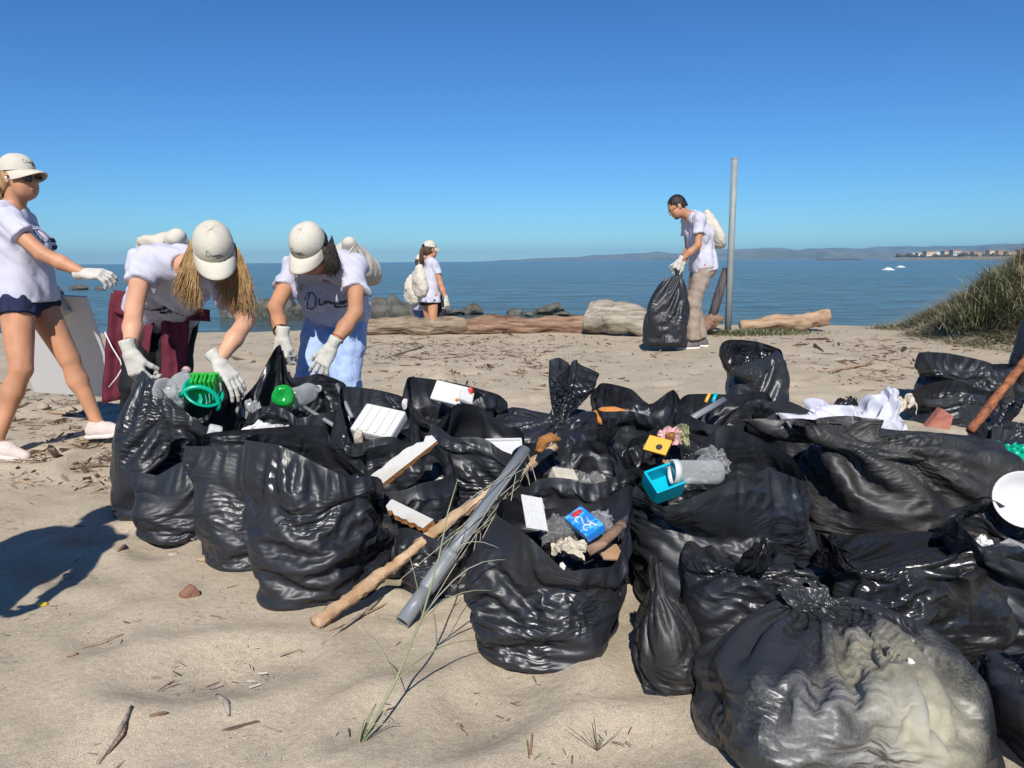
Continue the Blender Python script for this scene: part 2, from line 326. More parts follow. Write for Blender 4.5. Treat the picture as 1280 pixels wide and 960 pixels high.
# far houses on the shore
M['house'] = [pm('pale_render', (.78, .76, .72)), pm('cream_render', (.66, .56, .42)), pm('ochre_render', (.5, .34, .22)), pm('grey_render', (.45, .43, .4))]
M['roof'] = pm('tile_roof', (.32, .16, .1), (.4, .22, .14), .6, .9); M['dark'] = pm('dark_opening', (.03, .035, .04))
rh = np.random.default_rng(12); u = 1138.0; hi = 0
desc = {0: 'white', 1: 'cream', 2: 'ochre', 3: 'grey'}
while u < 1345:
    wpx = rh.uniform(4, 11); y = 800+rh.uniform(-30, 60)-(u-1085)*.15; q = ray(u+wpx/2, 326); xc = q[0]/q[1]*y; wd = wpx/FPX*y
    hgt = rh.uniform(2.6, 5.0); k = int(rh.choice([0, 0, 0, 1, 1, 2, 3])); zb = 3.0
    e = empty('far_house', (xc, y, zb), f'tiny {desc[k]} house on the far shore across the bay', 'house', f'{desc[k]} houses on the far shore')
    child('wall', *place(box(wd, 8, hgt, 0), (xc, y, zb+hgt/2)), M['house'][k], e, False)
    rv = np.array([(-wd/2-.3, -4.4, 0), (wd/2+.3, -4.4, 0), (wd/2+.3, 4.4, 0), (-wd/2-.3, 4.4, 0), (-wd/2-.3, 0, 1.1), (wd/2+.3, 0, 1.1)])+V(xc, y, zb+hgt+.02)
    child('roof', rv, [(0, 1, 5, 4), (2, 3, 4, 5), (0, 4, 3), (1, 2, 5), (0, 3, 2, 1)], M['roof'] if k else M['house'][3], e, False)
    for t in range(max(1, int(wd/2.6))):
        xx = xc-wd/2+(t+.5)*wd/max(1, int(wd/2.6)); child('window', *place(box(.9, .1, 1.2, 0), (xx, y-4.03, zb+hgt*.55)), M['dark'], e, False)
    u += wpx+rh.uniform(-.5, 5); hi += 1
# scrub trees between the houses, too far to tell apart
M['scrub'] = pm('far_scrub', (.035, .05, .022), (.09, .08, .045), .3, .9)
parts = []
for _ in range(150):
    u = rh.uniform(1120, 1360); y = 770-(u-1085)*.17+rh.uniform(-50, 80); q = ray(u, 326); s = rh.uniform(1, 2.6)
    v, f = lathe([(.01, 0), (1, .3), (.9, .8), (.5, 1.2), (.01, 1.35)], 7); v = v*[s*1.3, s, s*.9*rh.uniform(.7, 1.2)]*(1+rh.uniform(-.25, .25, (len(v), 1)))
    parts.append(place((v, f), (q[0]/q[1]*y, y, 2.2)))
v, f = join(*parts); mesh_obj('far_scrub', v, f, M['scrub'], kind='stuff', label='dark scrub between the houses on the far shore', cat='scrub')
# two whitecaps
M['foam'] = pm('sea_foam', (.85, .87, .88), rough=.7, bump=.6, bscale=3)
for (u, vv, ln, ht, lab) in ((1112, 337.5, 12, 3.6, 'larger white crest of a breaking wave in the bay'), (1127, 334.2, 9, 2.4, 'smaller white breaking wave crest farther out in the bay')):
    g = G(u, vv, SEA); y = g[1]; s = y/FPX; k = np.linspace(0, 1, 15)
    top = np.sin(np.pi*k)**.6*(1+.25*np.sin(k*23))*ht*s*(1.15-.6*k)
    xs = g[0]+(k-.5)*ln*s
    vv_ = np.concatenate([np.stack([xs, y-1.2+0*k, SEA-.1+0*k], -1), np.stack([xs, y+.2+0*k, SEA+top], -1), np.stack([xs, y+1.6+0*k, SEA-.1+0*k], -1)])
    i = (np.arange(2)[:, None]*15+np.arange(14)[None]).ravel()
    mesh_obj('wave_crest', vv_, np.stack([i, i+1, i+16, i+15], -1), M['foam'], loc=(g[0], y, SEA), label=lab, cat='wave')
# the air over the bay
def haze():
    m = bpy.data.materials.new('haze'); m.use_nodes = True; N = m.node_tree.nodes; N.remove(N['Principled BSDF'])
    pv = N.new('ShaderNodeVolumePrincipled'); pv.inputs['Color'].default_value = (.34, .66, 1, 1); pv.inputs['Density'].default_value = HAZE
    m.node_tree.links.new(pv.outputs[0], N['Material Output'].inputs['Volume'])
    v, f = box(19500, 8000, 1, 0)
    v = v*[1, 1, 92]+V(0, 2650, 43)
    o = mesh_obj('haze', v, f, m, kind='stuff', smooth=False)
HAZE = 0.00017
haze()
# ---------------------------------------------------------------- rubbish bags: film sheets settled over their filling
BW, BH = 48, 30                     # coarse grid, refined once
def catmull(th, a, val):
    o = np.argsort(a); a = a[o]; val = val[o]
    a = np.concatenate([a-2*np.pi, a, a+2*np.pi]); val = np.concatenate([val, val, val])
    i = np.clip(np.searchsorted(a, th)-1, 1, len(a)-3); t = (th-a[i])/(a[i+1]-a[i]+1e-9)
    t = t[:, None]; w1 = ((a[i+1]-a[i])/(a[i+1]-a[i-1]+1e-9))[:, None]; w2 = ((a[i+1]-a[i])/(a[i+2]-a[i]+1e-9))[:, None]
    m0 = .6*(val[i+1]-val[i-1])*w1; m1 = .6*(val[i+2]-val[i])*w2
    return (2*t**3-3*t**2+1)*val[i]+(t**3-2*t**2+t)*m0+(-2*t**3+3*t**2)*val[i+1]+(t**3-t**2)*m1
def bag_target(b, W, H):
    r = np.random.default_rng(b['seed']); th = np.arange(W)/W*2*np.pi
    c = np.array(b['c']); rx, ry = b['r']; p = b.get('p', 2.5); rot = rad(b.get('rot', 0))
    R = (np.abs(np.cos(th-rot)/rx)**p+np.abs(np.sin(th-rot)/ry)**p)**(-1/p)
    z0, hf = b.get('z0', .0), b['hf']
    lx, ly = b.get('lean', (0, 0))
    s = np.linspace(0, 1, H)[:, None]
    ph = r.uniform(0, 6.28, 8)
    T = np.zeros((H, W, 3))
    A, B = .14, b.get('split', .66)
    # base disc
    k = np.clip(s/A, 0, 1); rr = R*.80*k*(1+(.06*np.sin(2*th+ph[0])+.06*np.sin(3*th+ph[1])+.045*np.sin(5*th+ph[2])+.03*np.sin(4*th+ph[4]))*k); z = z0+.006+0*R*k
    # side
    k2 = np.clip((s-A)/(B-A), 0, 1)
    prof = .80+.22*np.sin(np.minimum(k2*1.35, 1)*np.pi*.6)**.7-.16*k2**3
    lump = 1+.06*np.sin(2*th+ph[0]+2.5*k2)+.06*np.sin(3*th+ph[1]-3*k2)+.045*np.sin(5*th+ph[2]+5*k2)+.03*np.sin(4*th+ph[4]-8*k2)
    zs = z0+.006+(hf-z0)*(k2**.85)*(1+k2*(.07*np.sin(th+ph[5])+.06*np.sin(2*th+ph[6])+.05*np.sin(4*th+ph[3])))
    side = (s > A)
    rr = np.where(side, R*prof*lump, rr); z = np.where(side, zs+0*R, z)
    px = c[0]+rr*np.cos(th)+lx*np.clip((z-z0)/(hf-z0+1e-6), 0, 1); py = c[1]+rr*np.sin(th)+ly*np.clip((z-z0)/(hf-z0+1e-6), 0, 1)
    k3 = np.clip((s-B)/(1-B), 0, 1)
    rowB = int(np.searchsorted(s[:, 0], B))-1
    bx, by, bz = px[rowB], py[rowB], z[rowB]
    if 'rim' in b:
        q = np.array(b['rim']); a = np.arctan2(q[:, 1]-by.mean(), q[:, 0]-bx.mean())
        rxw = catmull(np.mod(th+np.pi, 2*np.pi)-np.pi, a, q)
        tx, ty, tz = rxw[:, 0], rxw[:, 1], rxw[:, 2]
        tz = np.maximum(tz, bz+.015)
        e = k3; out = .02*np.sin(np.pi*k3)
        X = bx+(tx-bx)*e+out*np.cos(th); Y = by+(ty-by)*e+out*np.sin(th); Z = bz+(tz-bz)*e
    else:                               # gathered neck and loose tuft
        n = np.array(b['tie']); tw = np.array(b.get('tuft', (0, 0, .1))); tr = b.get('tuft_r', .07)
        e = np.clip(k3/.62, 0, 1); t2 = np.clip((k3-.62)/.38, 0, 1)
        pl = 1+.35*e*np.sin(9*th+ph[3])*np.clip(1.6-e, 0, 1)+.2*e*np.sin(14*th+ph[4])
        nr = b.get('neck', .028)
        sm = e**1.1; dome = np.sin(e*np.pi/2)**.8
        Rb = np.hypot(bx-bx.mean(), by-by.mean())
        rr3 = Rb*(1-sm)+nr*sm; rr3 = rr3*(1+(pl-1)*.5)
        cx = bx.mean()+(n[0]-bx.mean())*e; cy = by.mean()+(n[1]-by.mean())*e
        X = cx+rr3*np.cos(th); Y = cy+rr3*np.sin(th); Z = bz+(n[2]-bz)*dome
        fl = tr*t2**.8*(1+.5*np.sin(3*th+ph[5])*t2+.25*np.sin(7*th+ph[6])); flat = b.get('flat', .45)
        fa = b.get('fang', ph[7]); dxl, dyl = np.cos(th-fa), np.sin(th-fa)*flat
        X = np.where(t2 > 0, n[0]+tw[0]*t2+(nr*(1-t2)+fl)*(dxl*math.cos(fa)-dyl*math.sin(fa)), X)
        Y = np.where(t2 > 0, n[1]+tw[1]*t2+(nr*(1-t2)+fl)*(dxl*math.sin(fa)+dyl*math.cos(fa)), Y)
        Z = np.where(t2 > 0, n[2]+tw[2]*t2*(1+.3*np.sin(2*th+ph[1])), Z)
    up = s > B
    T[..., 0] = np.where(up, X, px); T[..., 1] = np.where(up, Y, py); T[..., 2] = np.where(up, Z, z)
    return T
def settle(Ps, Ts, exh, exv, it, kt, bend, g, zmin):
    """relax film against its target with excess length so that it buckles into folds; both diagonals keep it from shearing"""
    Pn = Ps.astype(np.float32); T = Ts.astype(np.float32)
    ln = lambda d: np.sqrt((d*d).sum(-1, keepdims=True))+1e-6
    Lh = ln(np.roll(T, -1, 2)-T)*exh
    Lv = ln(T[:, 1:]-T[:, :-1])*exv[:, :-1]
    Ld = np.sqrt(Lv**2+(.5*(Lh[:, 1:]+Lh[:, :-1]))**2)
    Bh = (Lh+np.roll(Lh, -1, 2)); Bv = Lv[:, 1:]+Lv[:, :-1]
    for i in range(it):
        Pn += kt*(T-Pn); Pn[..., 2] -= g
        for rep in range(2):
            d = np.roll(Pn, -1, 2)-Pn; l = ln(d); c = d*(.34*(l-Lh)/l)
            Pn += c; Pn -= np.roll(c, 1, 2)
            d = Pn[:, 1:]-Pn[:, :-1]; l = ln(d); c = d*(.34*(l-Lv)/l)
            Pn[:, :-1] += c; Pn[:, 1:] -= c
        d = np.roll(Pn, -1, 2)[:, 1:]-Pn[:, :-1]; l = ln(d); c = d*(SHEAR*(l-Ld)/l)
        Pn[:, :-1] += c; Pn[:, 1:] -= np.roll(c, 1, 2)
        d = np.roll(Pn, 1, 2)[:, 1:]-Pn[:, :-1]; l = ln(d); c = d*(SHEAR*(l-Ld)/l)
        Pn[:, :-1] += c; Pn[:, 1:] -= np.roll(c, -1, 2)
        d = np.roll(Pn, -2, 2)-Pn; l = ln(d); c = d*(bend*np.minimum(l-Bh*.99, 0)/l)
        Pn += c; Pn -= np.roll(c, 2, 2)
        d = Pn[:, 2:]-Pn[:, :-2]; l = ln(d); c = d*(bend*np.minimum(l-Bv*.99, 0)/l)
        Pn[:, :-2] += c; Pn[:, 2:] -= c
        Pn[..., 2] = np.maximum(Pn[..., 2], zmin)
    return Pn
SHEAR = .16
def refine(A):                          # double both grid directions (columns are periodic)
    B = np.repeat(A, 2, axis=2); B[:, :, 1::2] = .5*(A+np.roll(A, -1, 2))
    N, H, W, _ = B.shape; C = np.zeros((N, 2*H-1, W, 3), B.dtype); C[:, ::2] = B; C[:, 1::2] = .5*(B[:, 1:]+B[:, :-1]); return C
def smooth_patches(r, N, H, W):
    """slack varies over the film: taut here, wrinkled there"""
    a = np.arange(W)/W*2*np.pi; y = np.linspace(0, 1, H)[:, None]; out = np.zeros((N, H, W, 1), np.float32)
    for n in range(N):
        q = 0
        for _ in range(7): q = q+np.sin(r.integers(0, 4)*a[None]+r.uniform(0, 6.28)+r.normal()*7*y)
        out[n, ..., 0] = np.clip(.42+.6*q, 0, 2.0)
    return out
def excess(bags, W, H, fac, patch):
    s = np.linspace(0, 1, H)[None, :, None, None]; sp = np.array([b.get('split', .66) for b in bags])[:, None, None, None]
    wv = np.array([b.get('wv', .13)*.85 for b in bags])[:, None, None, None]; wh = np.array([b.get('wh', .07)*.9 for b in bags])[:, None, None, None]
    low = np.clip((sp-s)/.25, 0, 1)*np.clip((s-.16)/.12, 0, 1)
    exv = 1+patch*fac*wv*(.25*np.clip((s-.16)/.12, 0, 1)+.75*low); exh = 1+patch*fac*wh*(.3+.7*(1-low))*np.clip(s/.14, .1, 1)
    return exh.astype(np.float32), exv.astype(np.float32)
BAGS = []
def bag(label, c, r, hf, rim=None, tie=None, m='bag', **k):
    b = dict(label=label, c=c, r=r, hf=hf, m=m, seed=100+7*len(BAGS), **k)
    if rim is not None: b['rim'] = rim
    if tie is not None: b['tie'] = tie
    BAGS.append(b); return b
def build_bags():
    for b in BAGS: b['off'] = float(terr(b['c'][0], b['c'][1])) if not b.get('free') else 0
    T = np.stack([bag_target(b, BW, BH) for b in BAGS])
    T[..., 2] += np.array([b['off']*0 for b in BAGS])[:, None, None]
    zmin = np.array([b.get('z0', 0)+.004 for b in BAGS], np.float32)[:, None, None]
    r = np.random.default_rng(77); N = len(BAGS)
    s = np.linspace(0, 1, BH)[None, :, None, None]
    nz = r.normal(size=(N, BH, BW, 1)); nz = nz+np.roll(nz, 1, 2)+np.roll(nz, -1, 2)
    cen = np.array([[b['c'][0], b['c'][1]] for b in BAGS])[:, None, None]
    rd = T[..., :2]-cen; rd = rd/(np.linalg.norm(rd, axis=-1, keepdims=True)+1e-6)
    S = T.copy(); S[..., :2] += rd*nz*.006; S[..., 2:] += r.normal(size=(N, BH, BW, 1))*.003*(s > .15)
    patch = smooth_patches(r, N, BH, BW)
    eh, ev = excess(BAGS, BW, BH, 1.15, patch)
    kt = np.where(s > .97, .35, np.where(s < .17, .25, .014)).astype(np.float32)
    Pn = settle(S, T, eh, ev, 130, kt, .05, .0008, zmin)
    T2 = T.astype(np.float32)
    for lv, (it, nz_, fac, bend) in enumerate(((48, .0022, .95, .03), (18, .0009, .8, .02))):
        R0 = refine(Pn); T2 = refine(T2); patch = refine(patch); H2, W2 = R0.shape[1:3]; s2 = np.linspace(0, 1, H2)[None, :, None, None]
        eh, ev = excess(BAGS, W2, H2, fac, patch); rim_ = (s2 > .985).astype(np.float32)
        Q = R0+r.normal(size=R0.shape).astype(np.float32)*nz_*np.clip(patch, .2, 1.5)
        kt2 = np.where(s2 < .16, .2, np.where(s2 > .985, .25, .012)).astype(np.float32)
        Pn = settle(Q, (R0*.6+T2*.4)*(1-rim_)+T2*rim_, eh, ev, it, kt2, bend, .0003, zmin)
    P2 = Pn
    i = np.arange(H2-1)[:, None]*W2+np.arange(W2)[None]; j = np.arange(H2-1)[:, None]*W2+(np.arange(W2)[None]+1) % W2
    F = np.stack([i, j, j+W2, i+W2], -1).reshape(-1, 4)
    global SB_F; SB_F = F; out = []
    for n, b in enumerate(BAGS):
        v = P2[n].astype(float).copy(); v[..., 2] += b.get('lift', 0)
        b['P'] = v
        cx, cy = b['c']
        o = mesh_obj('rubbish_bag', v.reshape(-1, 3), F, M[b['m']], loc=(cx, cy, b.get('z0', 0)), label=b['label'], cat='rubbish bag', group='filled rubbish bags on the beach')
        b['o'] = o; out.append(o)
        cu = np.linalg.norm(np.roll(T2[n], -1, 1)-T2[n], axis=-1).sum(1).max()/W2; cv = np.concatenate([[0], np.cumsum(np.linalg.norm(np.diff(T2[n], axis=0), axis=-1).mean(1))])
        li = np.zeros(len(o.data.loops), np.int32); o.data.loops.foreach_get('vertex_index', li)
        uu = (li % W2)*cu; uq = uu.reshape(-1, 4); wrap = (uq.max(1)-uq.min(1)) > W2*cu*.5; uq[wrap] = np.where(uq[wrap] < W2*cu*.5, uq[wrap]+W2*cu, uq[wrap])
        o.data.uv_layers.new(name='film').data.foreach_set('uv', np.stack([uq.ravel(), cv[li//W2]], -1).astype(np.float32).ravel())
        if 'rim' in b and b.get('fill', True):       # loose litter that fills the bag up to below its mouth
            b['ring'] = v[int(H2*b.get('split', .66)*.97)]; row = int(H2*b.get('split', .66)*.97); ring = v[row]; c0 = ring.mean(0); rr = np.random.default_rng(b['seed']+3)
            K = 14; vs = []
            for k in range(K+1):
                t = k/K; q = c0+(ring[::4]-c0)*t*.97
                q = q+rr.normal(size=q.shape)*[.004, .004, .009]*(t < .97); q[:, 2] += .02*(1-t*t)-.02+b.get('fz', -.02)
                vs.append(q)
            n4 = len(ring[::4]); vs = np.concatenate(vs)
            i4 = np.arange(K)[:, None]*n4+np.arange(n4)[None]; j4 = np.arange(K)[:, None]*n4+(np.arange(n4)[None]+1) % n4
            child('litter_filling', vs, np.stack([i4, j4, j4+n4, i4+n4], -1).reshape(-1, 4), M['litter'], o, True)
    return out
def litter_mat():
    m = bpy.data.materials.new('mixed_litter'); m.use_nodes = True; t = m.node_tree; N = t.nodes; L = t.links; b = N['Principled BSDF']; b.inputs['Roughness'].default_value = .6
    tc = N.new('ShaderNodeTexCoord'); vo = N.new('ShaderNodeTexVoronoi'); vo.inputs['Scale'].default_value = 22; L.new(tc.outputs['Object'], vo.inputs['Vector'])
    sp = N.new('ShaderNodeSeparateColor'); L.new(vo.outputs['Color'], sp.inputs[0])
    cr = N.new('ShaderNodeValToRGB'); cr.color_ramp.interpolation = 'CONSTANT'; e = cr.color_ramp.elements
    cols = [(0, (.012, .012, .013)), (.55, (.03, .028, .026)), (.7, (.09, .07, .05)), (.8, (.13, .13, .12)), (.88, (.015, .025, .035)), (.95, (.3, .29, .28))]
    e[0].color = (*cols[0][1], 1); e[1].position = cols[1][0]; e[1].color = (*cols[1][1], 1)
    for p_, c_ in cols[2:]:
        q = e.new(p_); q.color = (*c_, 1)
    L.new(sp.outputs[0], cr.inputs[0]); L.new(cr.outputs[0], b.inputs['Base Color']); return m
M['litter'] = litter_mat()
def C(u, v_front, ry):                # bag centre from the pixel where its front meets the sand
    g = G(u, v_front); return (g[0]*(g[1]+ry)/g[1], g[1]+ry)
def CX(u, y, z=.2):                   # x of a pixel column at distance y, height z
    d = ray(u, 480); 
    for _ in range(3):
        vv = 480
    # depth along the view axis decides the scale
    dep = y*math.cos(rad(PITCH))+(CAMZ-z)*math.sin(rad(PITCH)); return (u-640)/FPX*dep
def RIM(*pts): return [P(u, v, y) for u, v, y in pts]
# left group ---------------------------------------------------------------
bag('open black bag held by the woman in the maroon jacket, full of bottles', (CX(222, 3.3), 3.30), (.255, .22), .40,
    RIM((178, 462, 3.22), (165, 484, 3.4), (200, 474, 3.55), (240, 465, 3.55), (296, 474, 3.42), (300, 500, 3.28), (285, 548, 3.12), (240, 520, 3.1), (205, 490, 3.13)), wv=.1, m='bag_soft')
bag('low slumped black bag in front of the bag being held open', (CX(238, 3.02), 3.03), (.24, .18), .26,
    RIM((165, 612, 2.98), (215, 552, 3.05), (240, 548, 3.12), (300, 548, 3.12), (330, 560, 3.0), (300, 562, 2.93), (230, 575, 2.92)), fill=False, m='bag_soft')
bag('black bag squeezed between the slumped bag and the big front bag', (CX(318, 2.76), 2.78), (.225, .2), .33,
    RIM((232, 556, 2.72), (262, 540, 2.9), (320, 535, 2.93), (400, 530, 2.9), (410, 545, 2.75), (350, 552, 2.66), (280, 556, 2.66)), fz=.01, m='bag_soft')
bag('big bulging black bag on open sand beside the white plank', (CX(392, 2.44), 2.47), (.215, .21), .37,
    RIM((306, 548, 2.42), (330, 540, 2.55), (400, 552, 2.62), (462, 598, 2.55), (476, 606, 2.44), (420, 590, 2.32), (350, 556, 2.34)), fill=False, wv=.16, m='bag')
bag('open black bag with the green bottle, held by the woman in pale jeans', (CX(375, 3.42), 3.42), (.23, .2), .39,
    RIM((302, 500, 3.42), (322, 476, 3.5), (350, 428, 3.56), (362, 470, 3.58), (398, 466, 3.6), (430, 478, 3.55), (438, 500, 3.42), (420, 512, 3.28), (370, 522, 3.22), (320, 518, 3.27)))
bag('open black bag holding the white foam tray', (CX(470, 3.12), 3.12), (.2, .19), .37,
    RIM((425, 498, 3.12), (428, 482, 3.28), (470, 486, 3.34), (505, 496, 3.3), (512, 530, 3.15), (498, 585, 2.98), (465, 580, 2.94), (440, 555, 2.97)))
bag('dark hollow bag behind the white plank', (CX(505, 2.72), 2.70), (.19, .19), .33,
    RIM((448, 585, 2.7), (460, 560, 2.82), (510, 552, 2.88), (558, 570, 2.8), (566, 600, 2.68), (520, 625, 2.54), (470, 612, 2.56)), fill=False)
bag('tall open black bag with white foam scraps and a red bit', (CX(566, 3.38), 3.38), (.22, .19), .43,
    RIM((508, 476, 3.36), (515, 470, 3.5), (570, 478, 3.56), (622, 492, 3.5), (634, 505, 3.36), (600, 522, 3.24), (545, 530, 3.2), (515, 505, 3.24)))
bag('black bag with pinched folds beside the white box lid', (CX(592, 2.93), 2.93), (.19, .18), .40,
    RIM((540, 545, 2.9), (568, 506, 2.98), (600, 508, 3.06), (640, 540, 3.05), (655, 565, 2.95), (655, 590, 2.82), (620, 590, 2.78), (565, 570, 2.8)), wh=.16, m='bag')
bag('low black bag under the leaning grey pipe', (CX(553, 2.42), 2.46), (.15, .13), .19,
    RIM((500, 668, 2.44), (520, 640, 2.54), (565, 632, 2.57), (600, 645, 2.52), (598, 680, 2.4), (550, 690, 2.35)))
bag('open black bag standing on the sand with the blue carton in it', (CX(682, 2.07), 2.09), (.212, .2), .29,
    RIM((622, 642, 2.06), (632, 622, 2.2), (690, 646, 2.3), (752, 625, 2.32), (790, 604, 2.22), (784, 665, 2.06), (758, 722, 1.93), (722, 726, 1.89), (660, 668, 1.9)), wv=.17, m='bag')
bag('open black bag with the cream lump of foam', (CX(712, 2.62), 2.60), (.23, .19), .35,
    RIM((640, 566, 2.6), (665, 552, 2.74), (715, 562, 2.78), (770, 575, 2.74), (796, 600, 2.6), (770, 635, 2.47), (720, 650, 2.42), (665, 630, 2.44)))
bag('knotted crinkled black bag with an upright tuft of film', (CX(672, 3.28), 3.28), (.27, .22), .44,
    tie=P(700, 512, 3.24), tuft=(.04, .0, .17), tuft_r=.075, m='bag_crisp', wv=.16, wh=.12, flat=.5, fang=0)
bag('peaked open black bag with the orange sponge and clear film', (CX(795, 3.32), 3.32), (.21, .19), .43,
    RIM((740, 498, 3.3), (752, 478, 3.44), (790, 486, 3.5), (812, 505, 3.5), (842, 486, 3.44), (856, 520, 3.3), (835, 560, 3.16), (790, 545, 3.12), (752, 520, 3.16)), m='bag_crisp')
bag('small scrunched black bag behind the yellow plastic piece', (CX(752, 2.93), 2.95), (.15, .13), .4,
    tie=P(748, 548, 2.93), tuft=(.03, -.03, .06), tuft_r=.06, m='bag_crisp', wv=.18, wh=.14)
bag('open black bag with the yellow plastic piece', (CX(850, 2.82), 2.80), (.2, .17), .39,
    RIM((785, 575, 2.78), (805, 545, 2.92), (850, 548, 2.96), (905, 545, 2.93), (920, 560, 2.8), (890, 580, 2.66), (830, 612, 2.62), (795, 605, 2.66)))
bag('wide sagging black bag with the grey stick across its mouth', (CX(905, 3.12), 3.14), (.22, .2), .42,
    RIM((848, 505, 3.12), (860, 492, 3.28), (905, 492, 3.34), (960, 497, 3.28), (968, 515, 3.1), (930, 530, 2.97), (880, 528, 2.95)), wv=.2, m='bag')
bag('wide open black bag with the turquoise tub and clear jar', (CX(900, 2.34), 2.36), (.3, .24), .33,
    RIM((795, 612, 2.3), (815, 588, 2.5), (862, 570, 2.58), (902, 530, 2.55), (945, 545, 2.56), (990, 570, 2.46), (1008, 600, 2.35), (960, 585, 2.18), (915, 600, 2.1), (860, 622, 2.1), (815, 645, 2.16)), wv=.14)
bag('upright black bag standing alone on the sand near the metal pole', (CX(942, 4.7), 4.7), (.19, .18), .47,
    RIM((902, 430, 4.62), (912, 424, 4.74), (945, 426, 4.86), (975, 436, 4.78), (978, 446, 4.68), (950, 448, 4.54), (915, 458, 4.5)), m='bag_crisp')
bag('black bag beside the white plastic sheets', (CX(990, 2.95), 2.95), (.2, .2), .42,
    RIM((935, 535, 2.9), (950, 505, 3.06), (985, 500, 3.12), (1030, 522, 3.1), (1048, 545, 2.95), (1020, 568, 2.8), (970, 580, 2.78)), m='bag')
bag('huge dusty black bag folded over on itself below the red shard', (CX(1140, 2.55), 2.58), (.36, .27), .43,
    tie=P(1075, 536, 2.5), tuft=(-.14, .04, .02), tuft_r=.16, flat=.35, fang=0, m='bag_dusty', wv=.22, wh=.1, neck=.1)
bag('smoky knotted bag resting against the sandy grey bag', (CX(1140, 2.02), 2.03), (.27, .21), .33,
    tie=P(1070, 690, 1.93), tuft=(-.08, -.03, .03), tuft_r=.05, m='bag_smoke', wv=.16, wh=.14, neck=.03)
bag('pale sandy grey bag dusted white in the foreground', (CX(1045, 1.60), 1.60), (.325, .235), .24,
    tie=P(1040, 735, 1.78), tuft=(-.06, .05, -.01), tuft_r=.05, m='bag_sandy', wv=.09, wh=.14, neck=.06, flat=.5, fang=.3)
bag('narrow limp black bag lying against the sandy grey bag', (CX(836, 1.83), 1.84), (.075, .12), .2,
    tie=P(826, 728, 1.84), tuft=(-.01, .02, .05), tuft_r=.03, m='bag_dusty', lean=(-.0, .02), wv=.12)
bag('black bag wedged behind the narrow limp bag', (CX(945, 2.06), 2.08), (.21, .16), .27,
    tie=P(925, 690, 2.02), tuft=(.05, -.05, .03), tuft_r=.07, m='bag', wv=.15)
bag('dark bag below the white bowl', (CX(1290, 2.0), 2.02), (.24, .22), .33,
    RIM((1190, 690, 2.0), (1215, 660, 2.14), (1290, 645, 2.22), (1370, 660, 2.1), (1390, 700, 1.95), (1300, 710, 1.82), (1225, 705, 1.86)), wv=.15)
bag('dark bag lying on the sand beside the sandy grey bag', (CX(1330, 1.6), 1.58), (.19, .18), .2,
    tie=P(1320, 830, 1.6), tuft=(.05, 0, .05), m='bag', wv=.14)
bag('half empty black bag lying near the grassy dune', (CX(1208, 5.6), 5.6), (.33, .22), .26,
    RIM((1145, 452, 5.6), (1150, 440, 5.75), (1185, 441, 5.82), (1235, 452, 5.8), (1268, 470, 5.6), (1220, 476, 5.42), (1165, 470, 5.42)), fill=False, m='bag_soft', wv=.1)
bag('flattened black bag in front of the half empty one by the dune', (CX(1192, 5.0), 5.05), (.28, .2), .17,
    RIM((1138, 492, 5.0), (1165, 478, 5.16), (1200, 475, 5.22), (1240, 498, 5.1), (1244, 512, 5.0), (1200, 505, 4.86), (1155, 505, 4.88)), fill=False, m='bag_soft', wv=.1)
bag('small black bag on the sand below the rusty rod', (CX(1262, 3.75), 3.75), (.16, .14), .3,
    tie=P(1250, 520, 3.72), tuft=(.04, 0, .08), m='bag', wv=.15)
# hanging bags held by people
hb = P(846, 341, 9.0)
bag('full black bag hanging from the glove of the dark haired man', (CX(833, 9.02, .4), 9.02), (.27, .17), .62, tie=hb, tuft=(-.0, 0, .05), tuft_r=.05, z0=float(terr(CX(833, 9.02), 9.02))+.06, m='bag_soft', wv=.05, wh=.06, free=1, split=.5)
bag('half filled dark bag in the hand of the woman with the ponytail', (CX(551, 11.24, .4), 11.24), (.09, .07), .34, tie=P(551, 372, 11.22), tuft=(0, 0, .04), tuft_r=.03, z0=float(-.335)+.42, m='bag_soft', wv=.05, wh=.06, free=1, split=.5)
bag('black bag held by the volunteer at the foot of the dune', (CX(1292, 5.65, .4), 5.65), (.14, .12), .42, tie=P(1300, 375, 5.75), tuft=(0, 0, .04), tuft_r=.03, z0=float(terr(CX(1292, 5.65), 5.65))+.05, m='bag_soft', wv=.05, wh=.06, free=1, split=.5)
bag('black bag bulging underneath the white plastic sheets', (CX(1085, 3.2), 3.2), (.33, .2), .36, tie=P(1090, 535, 3.2), tuft=(.05, .05, .02), tuft_r=.06, m='bag', wv=.14)
bag('dark bag under the rusty rod and the teal sheet', (CX(1258, 2.85), 2.86), (.24, .2), .36, tie=P(1240, 545, 2.84), tuft=(.05, .03, .03), tuft_r=.06, m='bag_soft', wv=.14)
build_bags()
